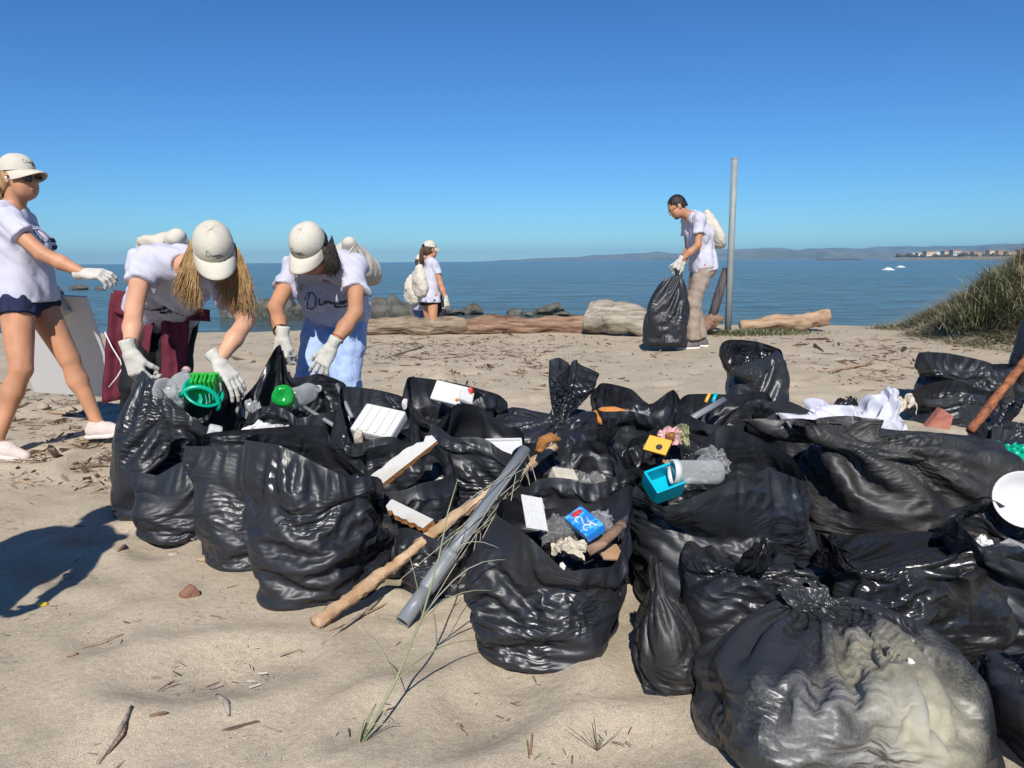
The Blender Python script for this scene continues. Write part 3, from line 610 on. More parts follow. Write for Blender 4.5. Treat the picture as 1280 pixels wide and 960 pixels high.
# ---------------------------------------------------------------- implicit surfaces (people, cloth sacks, gloves)
class Field:
    def __init__(s, lo, hi, h):
        s.lo = np.asarray(lo, float); s.h = h; s.n = np.ceil((np.asarray(hi)-s.lo)/h).astype(int)+1
        s.a = np.full(s.n, .2, np.float32)
    def sub(s, lo, hi):
        i0 = np.clip(np.floor((lo-s.lo)/s.h).astype(int), 0, s.n); i1 = np.clip(np.ceil((hi-s.lo)/s.h).astype(int)+1, 0, s.n)
        sl = tuple(slice(a, b) for a, b in zip(i0, i1))
        g = np.meshgrid(*[(s.lo[k]+s.h*np.arange(i0[k], i1[k])).astype(np.float32) for k in range(3)], indexing='ij')
        return sl, np.stack(g, -1)
    def mix(s, sl, d, k):
        a = s.a[sl]
        if k > 0:
            h = np.maximum(k-np.abs(a-d), 0)/k; s.a[sl] = np.minimum(a, d)-h*h*k*.25
        else: s.a[sl] = np.minimum(a, d)
    def cone(s, a, b, ra, rb, k=.02, cap=False, off=0):
        a = np.asarray(a, float); b = np.asarray(b, float); ra += off; rb += off; m = max(ra, rb)+.06+k
        sl, p = s.sub(np.minimum(a, b)-m, np.maximum(a, b)+m)
        if p.size == 0: return
        ba = (b-a).astype(np.float32); L2 = float(ba @ ba)+1e-9; q = p-a.astype(np.float32)
        t0 = (q @ ba)/L2; t = np.clip(t0, 0, 1)
        d = np.sqrt(((q-t[..., None]*ba)**2).sum(-1))-(ra+(rb-ra)*t)
        if cap: d = np.maximum(d, (t0-1)*math.sqrt(L2))
        s.mix(sl, d, k)
    def ell(s, c, r, R=None, k=.02, sub=False):
        c = np.asarray(c, float); r = np.asarray(r, np.float32); m = r.max()+.06+k; sl, p = s.sub(c-m, c+m)
        if p.size == 0: return
        q = p-c.astype(np.float32)
        if R is not None: q = q @ np.asarray(R, np.float32)
        k0 = np.sqrt(((q/r)**2).sum(-1)); k1 = np.sqrt(((q/(r*r))**2).sum(-1))+1e-6; d = k0*(k0-1)/k1
        if sub:
            a = s.a[sl]; h = np.maximum(k-np.abs(a+d), 0)/k; s.a[sl] = np.maximum(a, -d)+h*h*k*.25
        else: s.mix(sl, d, k)
    def plane(s, p0, n):                     # keep the side the normal points away from
        sl, p = s.sub(s.lo, s.lo+s.h*(s.n-1)); s.a = np.maximum(s.a[sl], ((p-np.asarray(p0, np.float32)) @ np.asarray(nrm(n), np.float32)))
    def ripple(s, amp, freq, seed, R=None):
        sl, p = s.sub(s.lo, s.lo+s.h*(s.n-1)); m = np.abs(s.a) < .05; q = p[m] @ (np.asarray(R, np.float32) if R is not None else np.eye(3, dtype=np.float32))
        wv = wob(q, seed, freq, 5); s.a[m] += (amp*(1-2*np.abs(np.clip(wv, -1, 1)))).astype(np.float32)
    def mesh(s):
        a = s.a; n = a.shape; ins = a < 0
        c = sum(ins[i:n[0]-1+i, j:n[1]-1+j, k:n[2]-1+k].astype(np.int8) for i in (0, 1) for j in (0, 1) for k in (0, 1))
        act = np.argwhere((c > 0) & (c < 8)); idx = -np.ones(c.shape, np.int64); idx[tuple(act.T)] = np.arange(len(act))
        cor = np.array([(i, j, k) for i in (0, 1) for j in (0, 1) for k in (0, 1)]); val = np.stack([a[tuple((act+q).T)] for q in cor], 1)
        acc = np.zeros((len(act), 3)); cnt = np.zeros((len(act), 1))
        for x in range(8):
            for y in range(x+1, 8):
                if np.abs(cor[x]-cor[y]).sum() == 1:
                    m = (val[:, x] < 0) != (val[:, y] < 0); t = np.where(m, val[:, x]/(val[:, x]-val[:, y]+1e-12), 0)[:, None]
                    acc += np.where(m[:, None], cor[x]+t*(cor[y]-cor[x]), 0); cnt += m[:, None]
        v = s.lo+s.h*(act+acc/np.maximum(cnt, 1)); fs = []
        for ax in range(3):
            o = [q for q in range(3) if q != ax]; sl0 = [slice(None)]*3; sl1 = [slice(None)]*3; sl0[ax] = slice(0, -1); sl1[ax] = slice(1, None)
            for q in o: sl0[q] = slice(1, -1); sl1[q] = slice(1, -1)
            A, B = ins[tuple(sl0)], ins[tuple(sl1)]; e = np.argwhere(A != B); fl = A[tuple(e.T)]
            base = e.copy(); base[:, o[0]] += 1; base[:, o[1]] += 1
            q4 = []
            for d0, d1 in ((-1, -1), (0, -1), (0, 0), (-1, 0)):
                t = base.copy(); t[:, o[0]] += d0; t[:, o[1]] += d1; q4.append(idx[tuple(t.T)])
            q4 = np.stack(q4, 1); flip = fl if ax != 1 else ~fl
            q4 = np.where(flip[:, None], q4, q4[:, ::-1]); fs.append(q4)
        f = np.concatenate(fs); return v, f[(f >= 0).all(1)]

# ---------------------------------------------------------------- people
skin = lambda n, c, c2: pm(n, [q*.88 for q in c], [c2[0]*1.08, c2[1]*1.04, c2[2]*1.02], 7, .5, .22, 120, .35, sss=.06, detail=8)
M['skin_tan'] = skin('tanned_skin', (.50, .245, .135), (.56, .285, .165)); M['skin_fair'] = skin('fair_skin', (.56, .30, .19), (.62, .34, .22))
M['skin_olive'] = skin('olive_skin', (.42, .21, .115), (.48, .245, .14))
M['tee'] = pm('white_cotton', (.50, .495, .585), (.56, .555, .645), 5, .85, .9, 10, .2, stretch=(1, 1, .6)); M['glove'] = pm('knit_glove', (.55, .525, .465), (.63, .60, .54), 40, .9, .5, 190, .1)
M['cap'] = pm('cream_cotton_cap', (.54, .505, .42), (.60, .565, .475), 6, .85, .25, 60, .2); M['canvas'] = pm('calico_canvas', (.52, .48, .395), (.60, .555, .47), 9, .9, .5, 24, .1)
M['cord'] = pm('cotton_cord', (.75, .69, .58), (.62, .56, .45), 90, .9, .6, 150, .1)
M['navy'] = pm('navy_shorts', (.02, .025, .06), (.03, .035, .08), 30, .9, .4, 40, .1); M['black_cloth'] = pm('black_leggings', (.008, .008, .010), (.013, .013, .015), 30, .75, .3, 30, .25)
M['maroon'] = pm('maroon_jersey', (.10, .018, .03), (.14, .026, .042), 12, .85, .5, 22, .15); M['denim'] = pm('pale_denim', (.30, .40, .62), (.38, .48, .70), 30, .85, .4, 70, .15)
M['denim_dark'] = pm('blue_denim', (.06, .12, .27), (.10, .17, .34), 30, .85, .4, 70, .15); M['khaki'] = pm('khaki_trousers', (.30, .235, .19), (.36, .29, .235), 12, .85, .5, 40, .15)
M['ink'] = pm('dark_print', (.012, .012, .03), rough=.7); M['white_trim'] = pm('white_piping', (.8, .78, .78), rough=.7)
M['hair_blond'] = pm('blond_hair', (.22, .115, .045), (.52, .33, .14), 60, .42, .5, 200, .4, stretch=(1, 1, .12)); M['hair_dark'] = pm('dark_hair', (.012, .009, .008), (.03, .02, .015), 60, .4, .5, 200, .4)
M['hair_brown'] = pm('brown_hair', (.05, .025, .014), (.11, .06, .032), 60, .42, .5, 200, .4)
M['lens'] = pm('dark_lens', (.008, .009, .02), rough=.06, spec=.8, coat=.5); M['eye'] = pm('eye_white', (.7, .68, .66), rough=.2); M['lip'] = pm('lip', (.42, .16, .13), rough=.4)
M['shoe_white'] = pm('pale_trainer', (.72, .66, .58), (.8, .72, .66), 12, .7, .4, 80); M['shoe_pink'] = pm('pale_pink_mesh', (.62, .52, .46), (.68, .56, .52), 30, .8, .6, 120); M['shoe_grey'] = pm('grey_trainer', (.10, .09, .09), (.15, .14, .13), 20, .7, .4, 80)
M['sole'] = pm('rubber_sole', (.75, .73, .68), rough=.7); M['bead'] = pm('dark_beads', (.03, .012, .01), rough=.4); M['bead_red'] = pm('red_band', (.30, .07, .04), rough=.5)
M['earbud'] = pm('white_plastic', (.82, .82, .82), rough=.25)

def ik(a, b, l1, l2, pole):
    a, b = np.asarray(a, float), np.asarray(b, float); d = b-a; L = np.linalg.norm(d); L_ = min(L, (l1+l2)*.999); u = d/L
    b2 = a+u*L_; x = (l1*l1-l2*l2+L_*L_)/(2*L_); h = math.sqrt(max(l1*l1-x*x, 0)); p = np.asarray(pole, float); p = nrm(p-u*(p @ u))
    return a+u*x+p*h, b2
def head_sdf(F, c, R, s, female):
    W = lambda x, y, z: c+R @ (V(x, y, z)*s)
    e = lambda p, r, k: F.ell(W(*p), np.array(r)*s, R, k*s)
    e((0, -.016, .036), (.075, .094, .086), .0); e((0, .024, -.028), (.060, .066, .086), .04); e((0, .055, -.082), (.030, .030, .024), .035)
    e((.035, .045, -.045), (.032, .035, .045), .03); e((-.035, .045, -.045), (.032, .035, .045), .03)
    e((0, .074, .022), (.046, .016, .012), .02)
    F.cone(W(0, .086, .012), W(0, .106, -.022), .008*s, .0125*s, .012*s); e((.012, .096, -.026), (.009, .009, .008), .008); e((-.012, .096, -.026), (.009, .009, .008), .008)
    for sx in (-1, 1): F.ell(W(sx*.031, .098, .004), np.array((.015, .014, .010))*s, R, .012*s, sub=True)
    e((0, .087, -.053), (.021, .009, .0055), .006); e((0, .085, -.063), (.018, .009, .006), .006)
    for sx in (-1, 1): e((sx*.077, -.008, -.002), (.009, .020, .031), .010)
def hand_sdf(F, w, R, s, side, curl, spread_=.12, thumb=(.5, .35), squeeze=1.0, grip=0):
    """w wrist; R columns: across to the thumb side, out of the back of the hand, along the fingers"""
    A = lambda x, y, z: w+R @ (V(x, y, z)*s)
    F.cone(A(0, 0, -.03), A(0, 0, .01), .027*s, .027*s, .01)
    for x in (.028, .010, -.010, -.027): F.cone(A(x*.65, 0, .012), A(x, -.001, .082), .0155*s, .0125*s, .016*s)
    F.ell(A(0, -.006, .045), (.038*s, .015*s, .045*s), R, .012*s)
    F.cone(A(.018, -.006, .02), A(.038, -.010, .05), .017*s, .014*s, .014*s)
    ln = (.043, .048, .045, .036)
    for i, x in enumerate((.029, .0095, -.0105, -.029)):
        p = A(x, 0, .082); a = curl*(1+.12*i); sp = (x/.03)*spread_
        for j, (l, r0, r1) in enumerate(((ln[i], .0105, .0098), (ln[i]*.68, .0098, .0090), (ln[i]*.5, .0090, .0080))):
            d = R @ V(math.sin(sp), -math.sin(a)*1, math.cos(a)*math.cos(sp)); q = p+d*l*s; F.cone(p, q, r0*s, r1*s, .003*s); p = q; a += curl*.95+.1
    p = A(.038, -.010, .05); a = thumb[0]; b = thumb[1]
    for l, r0, r1 in ((.034, .0125, .011), (.028, .011, .0092)):
        d = R @ nrm(V(math.sin(a), -math.sin(b), math.cos(a)*math.cos(b))); q = p+d*l*s; F.cone(p, q, r0*s, r1*s, .004*s); p = q; a *= .5; b += .25
def bbox(pts, m): pts = np.array(pts); return pts.min(0)-m, pts.max(0)+m
def strokes(txt_strokes, o, ex, ey, n, tree, r, off=.0025):
    """pen strokes laid on a cloth surface found along -n"""
    parts = []
    for st in txt_strokes:
        q = []
        for (a, b) in st:
            p = o+ex*a+ey*b+n*.25; h = tree.ray_cast(Vector(p), Vector(-n), .5)
            if h[0] is not None: q.append(np.array(h[0])+n*off)
        if len(q) > 1: parts.append(tube(q, r, 5))
    return join(*parts) if parts else None
def arc(cx, cy, rx, ry, a0, a1, n=8): return [(cx+rx*math.cos(rad(a0+(a1-a0)*i/n)), cy+ry*math.sin(rad(a0+(a1-a0)*i/n))) for i in range(n+1)]
def script_word():
    S = []
    S.append([(-1.0, -.15), (-.95, .1), (-.86, .42), (-.8, .5)]); S.append([(-1.05, .3), (-.9, .52), (-.7, .5), (-.56, .3), (-.6, .02), (-.78, -.15), (-1.0, -.15)])
    S.append([(-.42, .25), (-.47, -.02), (-.4, -.1), (-.33, -.04)]); S.append([(-.38, .42), (-.37, .44)])
    x = -.28
    for i in range(6):
        S.append([(x, -.1), (x+.02, .06), (x+.06, .1), (x+.1, .06), (x+.1, -.1)]); x += .13
        if i % 3 == 1: S.append(arc(x+.05, 0, .05, .09, 0, 360)); x += .13
    y = -.36; x = .12
    S.append(arc(x+.08, y, .08, .09, 40, 380)); S.append([(x+.17, y+.09), (x+.17, y-.06), (x+.22, y-.09)]); x += .26
    for i in range(2): S.append([(x, y-.09), (x, y+.08)]); S.append([(x, y+.03), (x+.06, y+.09), (x+.12, y+.05), (x+.12, y-.09)]); x += .2
    S.append(arc(x+.08, y, .08, .09, 0, 360)); S.append([(x+.16, y+.05), (x+.24, y+.1)])
    return S
SCRIPT = script_word()
def make_cap(root, c, R, s, mat, text=True, tilt=-3):
    """six-panel cap with curved brim on a head frame (x left, y forward, z up)"""
    R = R @ rotm(tilt, 0, 0); W = lambda q: c+((q+V(0, 0, .010))*s) @ R.T
    n, k = 48, 12; vs = []
    for i in range(k+1):
        t = i/k*math.pi/2
        for j in range(n):
            a = 2*math.pi*j/n; seam = 1-.006*max(0, 1-abs(((a*3/math.pi) % 1)-.0)*9)-.006*max(0, 1-abs(((a*3/math.pi) % 1)-1)*9)
            f = 1+.05*max(0, math.sin(a))*math.sin(t*2); cr = 1+.012*math.sin(5*a+3*t)*math.cos(t)
            vs.append((.086*math.cos(a)*math.cos(t)**.82*seam*cr, (-.012+.105*math.sin(a)*math.cos(t)**.82*seam*f), .030+.098*math.sin(t)**.95*(1+.03*math.cos(3*a))))
    f = [(i*n+j, i*n+(j+1) % n, (i+1)*n+(j+1) % n, (i+1)*n+j) for i in range(k) for j in range(n)]
    cap = child('cap', W(np.array(vs)), f, mat, root)
    b, bf = lathe([(.001, .0), (.007, .0), (.006, .004), (.001, .006)], 10); bo = child('button', *place((W(b+V(0, -.012, .127)), bf), (0, 0, 0)), mat, cap)
    na, nr_ = 26, 7; top = []
    for lay in (0, -.0045):
        for i in range(nr_+1):
            t = i/nr_
            for j in range(na+1):
                a = rad(12+156*j/na); sa = math.sin(a); x = .0865*math.cos(a)*(1+.05*t); y = -.012+.106*sa+.078*t*sa**.75
                z = .034-.02*t*t-.022*(x/.08)**2*(.4+.9*t)+lay; top.append((x, y, z))
    m = (nr_+1)*(na+1); g = lambda i, j: i*(na+1)+j; f = []
    for i in range(nr_):
        for j in range(na): f.append((g(i, j), g(i, j+1), g(i+1, j+1), g(i+1, j))); f.append((m+g(i, j), m+g(i+1, j), m+g(i+1, j+1), m+g(i, j+1)))
    for j in range(na): f.append((g(nr_, j), g(nr_, j+1), m+g(nr_, j+1), m+g(nr_, j)))
    child('brim', W(np.array(top)), f, mat, cap)
    if text:
        tree = BVHTree.FromPolygons([tuple(q) for q in W(np.array(vs))], [tuple(q) for q in [(i*n+j, i*n+(j+1) % n, (i+1)*n+(j+1) % n, (i+1)*n+j) for i in range(k) for j in range(n)]])
        r = strokes(SCRIPT, W(V(0, .09, .072)), -R[:, 0]*.034*s, R[:, 2]*.03*s, R[:, 1], tree, .0008*s, .0010)
        if r: child('lettering', *r, M['ink'], cap)
    return cap
def person(root_loc, label, pose, build=1.0, female=True, sk='skin_fair', bottom=('shorts', 'navy', .35), tee=True, cap=True, text=True, gloves=(1, 1), res=.0085, shoes=('shoe_white', 'sole'), extra=None):
    """pose: world joints pelvis, chest, neck, head + head frame, lat (to the person's left), wrists, ankles, poles, toe and hand frames"""
    s = build; root = empty('person', root_loc, label, 'person', 'volunteers collecting rubbish')
    pe, ch, ne, hd = (np.asarray(pose[k], float) for k in ('pelvis', 'chest', 'neck', 'head'))
    lp = nrm(pose['lat_p']); lc = nrm(pose.get('lat_c', pose['lat_p'])); up = nrm(ne-ch); upp = nrm(ch-pe)
    fc = nrm(np.cross(lc, up)); fp = nrm(np.cross(lp, upp))
    hf = nrm(pose['hf']); hu = np.asarray(pose['hu'], float); hu = nrm(hu-hf*(hu @ hf)); HR = np.stack([np.cross(hf, hu), hf, hu], 1)        # x to the right, y forward, z up
    shw = (.165 if female else .185)*s; J = {}
    sh = {1: ne-up*.055*s+lc*shw+fc*pose.get('shf', {}).get(1, 0), -1: ne-up*.055*s-lc*shw+fc*pose.get('shf', {}).get(-1, 0)}
    hp = {1: pe+lp*.088*s-upp*.01*s, -1: pe-lp*.088*s-upp*.01*s}
    ua, fa, th, sn = .285*s, .245*s, .43*s, .42*s
    el, wr, kn, an = {}, {}, {}, {}
    for q in (1, -1):
        el[q], wr[q] = ik(sh[q], pose['wrist'][q], ua, fa, pose['epole'][q]); kn[q], an[q] = ik(hp[q], pose['ankle'][q], th, sn, pose.get('kpole', {1: fp, -1: fp})[q])
    J = dict(sh=sh, hp=hp, el=el, wr=wr, kn=kn, an=an, up=up, fc=fc, lc=lc, fp=fp, lp=lp, upp=upp, HR=HR, hd=hd, ne=ne, ch=ch, pe=pe)
    toe = {q: nrm(pose['toe'][q]) for q in (1, -1)}
    allp = [pe, ch, ne, hd]+[d[q] for d in (sh, hp, el, wr, kn, an) for q in (1, -1)]+[an[q]+toe[q]*.2*s for q in (1, -1)]
    lo, hi = bbox(allp, .19*s)
    torso_r = (.098, .088, .098) if female else (.10, .098, .112); bulk = pose.get('bulk', 1.0); torso_r = tuple(q*bulk for q in torso_r)
    def torso(F, off, k=.05):
        mid = .5*(pe+ch)
        for q in (1, -1):
            F.cone(pe+lp*q*.072*s, mid+(lp+lc)*.5*q*.05*s, torso_r[0]*s, torso_r[1]*s, k, off=off)
            F.cone(mid+(lp+lc)*.5*q*.05*s, ch+lc*q*.068*s, torso_r[1]*s, torso_r[2]*s, k, off=off)
            F.cone(ch+lc*q*.068*s, ne-up*.05*s+lc*q*.085*s-fc*.01*s, torso_r[2]*s, .068*s, k, off=off)
            F.cone(ne-up*.02*s+lc*q*.03*s, sh[q], .055*s, .056*s, k, off=off)
            if female: F.ell(ch+lc*q*.075*s+fc*.085*s-up*.02*s, np.array((.062, .052, .06))*s*bulk+off, np.stack([lc, fc, up], 1), .04)
            if female or True: F.ell(pe+lp*q*.065*s-fp*.045*s-upp*.05*s, np.array((.085, .085, .09))*s+off, None, .05)
    F = Field(lo, hi, res)
    torso(F, -.006)
    F.cone(ne-up*.05*s, hd+HR @ V(0, -.022, -.06)*s, .060*s, .052*s, .04)
    head_sdf(F, hd, HR, s, female)
    for q in (1, -1):
        F.cone(sh[q], el[q], .048*s, .038*s, .03); F.cone(el[q], .55*el[q]+.45*wr[q], .038*s, .038*s, .015); F.cone(.55*el[q]+.45*wr[q], wr[q], .038*s, .0255*s, .02)
        F.cone(hp[q], kn[q], .088*s*bulk, .056*s*(.5+.5*bulk), .05); c1 = .68*kn[q]+.32*an[q]; bk = -nrm(np.cross(lp, nrm(kn[q]-an[q])))
        F.cone(kn[q], c1, .054*s, .052*s, .02); F.ell(c1+bk*.014*s, np.array((.048, .05, .085))*s, frame(kn[q]-an[q]), .03); F.cone(c1, an[q], .05*s, .034*s, .02)
        F.cone(an[q]-toe[q]*.03*s+V(0, 0, -.035)*s, an[q]+toe[q]*.13*s+V(0, 0, -.045)*s, .036*s, .03*s, .03)
    skin_m = M[sk]; v, f = F.mesh(); body = child('body', v, f, skin_m, root)
    J['body'] = body
    # hands: gloves over the hands
    for q in (1, -1):
        hfm = pose['hand'][q]; along = nrm(hfm['along']); back = np.asarray(hfm['back'], float); back = nrm(back-along*(back @ along)); acr = np.cross(back, along)
        if q == 1: acr = -acr
        Rh = np.stack([acr, back, along], 1); lo2, hi2 = bbox([wr[q]-along*.05*s, wr[q]+along*.2*s], .11*s); H = Field(lo2, hi2, .0042 if res < .012 else .006)
        hand_sdf(H, wr[q], Rh, s*1.06, q, hfm.get('curl', .35), hfm.get('spread', .14), hfm.get('thumb', (.6, .35)))
        if gloves[0 if q == 1 else 1]:
            H.cone(wr[q]-along*.045*s, wr[q]-along*.02*s, .033*s, .029*s, .006, cap=False); H.plane(wr[q]-along*.055*s, -along)
            child('glove', *H.mesh(), M['glove'], root)
        else: child('hand', *H.mesh(), skin_m, root)
    sleeve = pose.get('sleeve', .55)
    if tee:
        F = Field(lo, hi, res); torso(F, .010, .06)
        for q in (1, -1):
            e = sh[q]+(el[q]-sh[q])*sleeve; F.cone(sh[q], e, .060*s, .070*s, .035, cap=True)
        hem = pe-upp*pose.get('hem', .06)*s
        for q in (1, -1): F.cone(.5*(pe+ch)+lp*q*.05*s, hem+lp*q*.07*s-upp*.05*s, .110*s*bulk, .136*s*bulk, .05)
        sl, p = F.sub(F.lo, F.lo+F.h*(F.n-1)); nk = np.sqrt((((p-(ne+up*.055*s+fc*.03*s).astype(np.float32)))**2).sum(-1))-pose.get('nk', .078)*s; F.a = np.maximum(F.a, -nk)
        F.ripple(.012, 8, 3+int(pe[0]*100) % 50, np.diag([1, 1, .55])); F.ripple(.006, 19, 9, rotm(20, 35, 0)); F.plane(hem, -upp)
        tv, tf = F.mesh(); shirt = child('t_shirt', tv, tf, M['tee'], root); J['shirt'] = shirt
        if text:
            tree = BVHTree.FromPolygons([tuple(q) for q in tv], [tuple(int(i) for i in q) for q in tf])
            o = ch+fc*.06*s+up*pose.get('texty', .0)*s+lc*pose.get('textx', 0)*s; r = strokes(SCRIPT, o, lc*.125*s, up*.115*s, fc, tree, .0032*s)
            if r: child('lettering', *r, M['ink'], shirt)
    kind, bm, ln = bottom
    F = Field(lo, hi, res); fin = {}
    for q in (1, -1):
        F.cone(pe+lp*q*.072*s+upp*.06*s, pe+lp*q*.072*s-upp*.04*s, .092*s*bulk, .098*s*bulk, .04)
        F.ell(pe+lp*q*.065*s-fp*.045*s-upp*.06*s, np.array((.088, .088, .095))*s, None, .04)
        if ln <= 1: F.cone(hp[q], hp[q]+(kn[q]-hp[q])*ln, .098*s*bulk, .098*s*bulk, .05, cap=True)
        else:
            wide = pose.get('wide', (.07, .055)); F.cone(hp[q], kn[q], .098*s, wide[0]*s, .05); F.cone(kn[q], kn[q]+(an[q]-kn[q])*(ln-1), wide[0]*s, wide[1]*s, .02, cap=True)
    F.ripple(.006 if ln > 1 else .003, 8, 17, np.diag([1, 1, 1.6])); F.ripple(.003, 22, 18); F.plane(pe+upp*(.05-pose.get('hem', .06))*s, upp)
    child({'shorts': 'shorts', 'jeans': 'jeans', 'trousers': 'trousers', 'leggings': 'leggings'}[kind], *F.mesh(), M[bm], root)
    for q in (1, -1):
        lo2, hi2 = bbox([an[q]-toe[q]*.1*s, an[q]+toe[q]*.24*s], .13*s); H = Field(lo2, hi2, .006 if res < .012 else .009); t = toe[q]; sd_ = np.cross(t, V(0, 0, 1)); zg = an[q][2]-.083*s
        pt = lambda a, b, z: an[q]+t*a*s+sd_*b*s+V(0, 0, zg-an[q][2]+z*s) if abs(t[2]) < .25 else an[q]+t*a*s+sd_*b*s+nrm(np.cross(sd_, t))*(z-.083)*s
        H.cone(pt(-.04, 0, .045), pt(.06, 0, .045), .038*s, .043*s, .02); H.cone(pt(.06, 0, .042), pt(.165, 0, .032), .043*s, .030*s, .03); H.cone(pt(-.035, 0, .05), pt(-.015, 0, .10), .038*s, .040*s, .03)
        upv = nrm(np.cross(sd_, t)); H.plane(pt(0, 0, .018), -upv); H.plane(pt(0, 0, .105), upv)
        sh_o = child('shoe', *H.mesh(), M[shoes[0]], root)
        H = Field(lo2, hi2, .006 if res < .012 else .009); H.cone(pt(-.045, 0, .02), pt(.06, 0, .02), .043*s, .047*s, .02); H.cone(pt(.06, 0, .02), pt(.168, 0, .02), .047*s, .035*s, .03); H.plane(pt(0, 0, .024), upv); H.plane(pt(0, 0, .0), -upv)
        child('sole', *H.mesh(), M[shoes[1]], sh_o)
    W = lambda x, y, z: hd+HR @ (V(x, y, z)*s)
    for sx in (-1, 1):
        ev, ef = lathe([(.0, -.011), (.006, -.009), (.0105, -.004), (.0112, 0), (.0105, .004), (.006, .009), (.0, .011)], 12)
        eo = child('eye', *place((ev*s, ef), W(sx*.031, .079, .004), HR), M['eye'], root)
        iv, if_ = lathe([(0, .0035), (.003, .0025), (.0052, 0)], 12); child('iris', *place((iv*s, if_), W(sx*.031, .0885, .004), HR @ rotm(-90, 0, 0)), M['ink'], eo)
    lv = tube([W(-.02, .09, -.058), W(-.01, .0955, -.056), W(0, .0965, -.0575), W(.01, .0955, -.056), W(.02, .09, -.058)], [.002*s, .004*s, .0045*s, .004*s, .002*s], 8); child('lips', *lv, M['lip'], root)
    if cap: make_cap(root, hd, HR, s, M['cap'], tilt=pose.get('tilt', -3))
    J['root'] = root; J['W'] = W; J['s'] = s
    return J
def strands(name, roots, path, n, mat, root, r0=.004, seed=1, jit=.012, k=9):
    """hair locks: tapered strands following path(t, a) with per-lock jitter"""
    rg = np.random.default_rng(seed); parts = []
    for i in range(n):
        a = rg.uniform(-1, 1); b = rg.uniform(-1, 1); j = rg.normal(size=3)*jit; ph = rg.uniform(0, 6.28); ln = rg.uniform(.78, 1.05); pts = []
        for q in range(k):
            t = q/(k-1)*ln; w_ = np.array(path(t, a, b)); pts.append(w_+j*t+V(math.sin(ph+t*7), math.cos(ph*1.3+t*6), 0)*.005*t*2)
        parts.append(tube(pts, [r0*(1.1-.75*(q/(k-1))**2) for q in range(k)], 5))
    v, f = join(*parts); return child(name, v, f, mat, root)
def hair_cap(J, mat, z=.0, back=.02, drop=-.03, front=.055, capped=True):
    """hair that covers the skull below a cap or as short hair"""
    s, W, HR, hd = J['s'], J['W'], J['HR'], J['hd']; lo, hi = bbox([hd], .16*s); F = Field(lo, hi, .006)
    F.ell(W(0, -.022, .036), np.array((.083, .099, .094))*s, HR, 0); F.ell(W(0, -.045, -.02), np.array((.072, .07, .075))*s, HR, .03)
    F.plane(W(0, front, 0), HR @ nrm(V(0, 1, -.75))); F.plane(W(0, 0, drop), HR @ nrm(V(0, .35, -1)))
    F.plane(W(0, 0, .052), HR[:, 2]) if capped else None; F.ripple(.003, 60, 5); return child('hair', *F.mesh(), mat, J['root'])
def backpack(label, c, R, size, mat='canvas', cords=(), seed=4, res=.011):
    """drawstring sack: gathered mouth on top, slack body; R columns right, out, up"""
    sx, sy, sz = size; lo, hi = bbox([c], max(size)*.75+.08); F = Field(lo, hi, res); A = lambda x, y, z: c+R @ V(x*sx, y*sy, z*sz)
    F.ell(A(0, 0, -.12), (sx*.5, sy*.5, sz*.40), R, .0); F.ell(A(-.18, 0, -.24), (sx*.33, sy*.46, sz*.26), R, .05); F.ell(A(.18, 0, -.24), (sx*.33, sy*.46, sz*.26), R, .05)
    F.cone(A(0, 0, .1), A(0, 0, .46), sx*.34, sx*.16, .06); F.ripple(.016, 8, seed, None); F.ripple(.007, 21, seed+1)
    e = empty('drawstring_backpack', c, label, 'backpack', 'cream drawstring backpacks')
    child('sack', *F.mesh(), M[mat], e)
    for pts in cords: child('cord', *tube(pts, .0045, 7), M['cord'], e)
    return e
# ---------------------------------------------------------------- the volunteers
def gnd(x, y, z=.083): return V(x, y, float(terr(x, y))+z)
def cloth_sheet(name, grid, mat, root, th=.004):
    """thin draped sheet from a grid of points (rows, cols, 3)"""
    g = np.asarray(grid, float); h, w_ = g.shape[:2]; v = g.reshape(-1, 3)
    f = [(i*w_+j, i*w_+j+1, (i+1)*w_+j+1, (i+1)*w_+j) for i in range(h-1) for j in range(w_-1)]
    o = child(name, v, f, mat, root); md = o.modifiers.new('thick', 'SOLIDIFY'); md.thickness = th; md.offset = 0; return o
def drape(tl, tr, bl, br, rows=16, cols=26, fold=.02, nf=4, seed=1, out=(0, -1, 0), sag=.0):
    r = np.random.default_rng(seed); ph = r.uniform(0, 6.28, 3); tl, tr, bl, br = (np.asarray(q, float) for q in (tl, tr, bl, br)); g = np.zeros((rows, cols, 3)); out = np.asarray(out, float)
    for i in range(rows):
        for j in range(cols):
            a, b = j/(cols-1), i/(rows-1); p = (tl*(1-a)+tr*a)*(1-b)+(bl*(1-a)+br*a)*b
            g[i, j] = p+out*fold*(math.sin(a*nf*6.28+ph[0]+b*1.3)*(.5+.5*b)+.4*math.sin(a*nf*11+ph[1]-b*3)+.25*math.sin(b*19+a*9+ph[2]))+V(0, 0, -sag*math.sin(math.pi*a)*b)
    return g
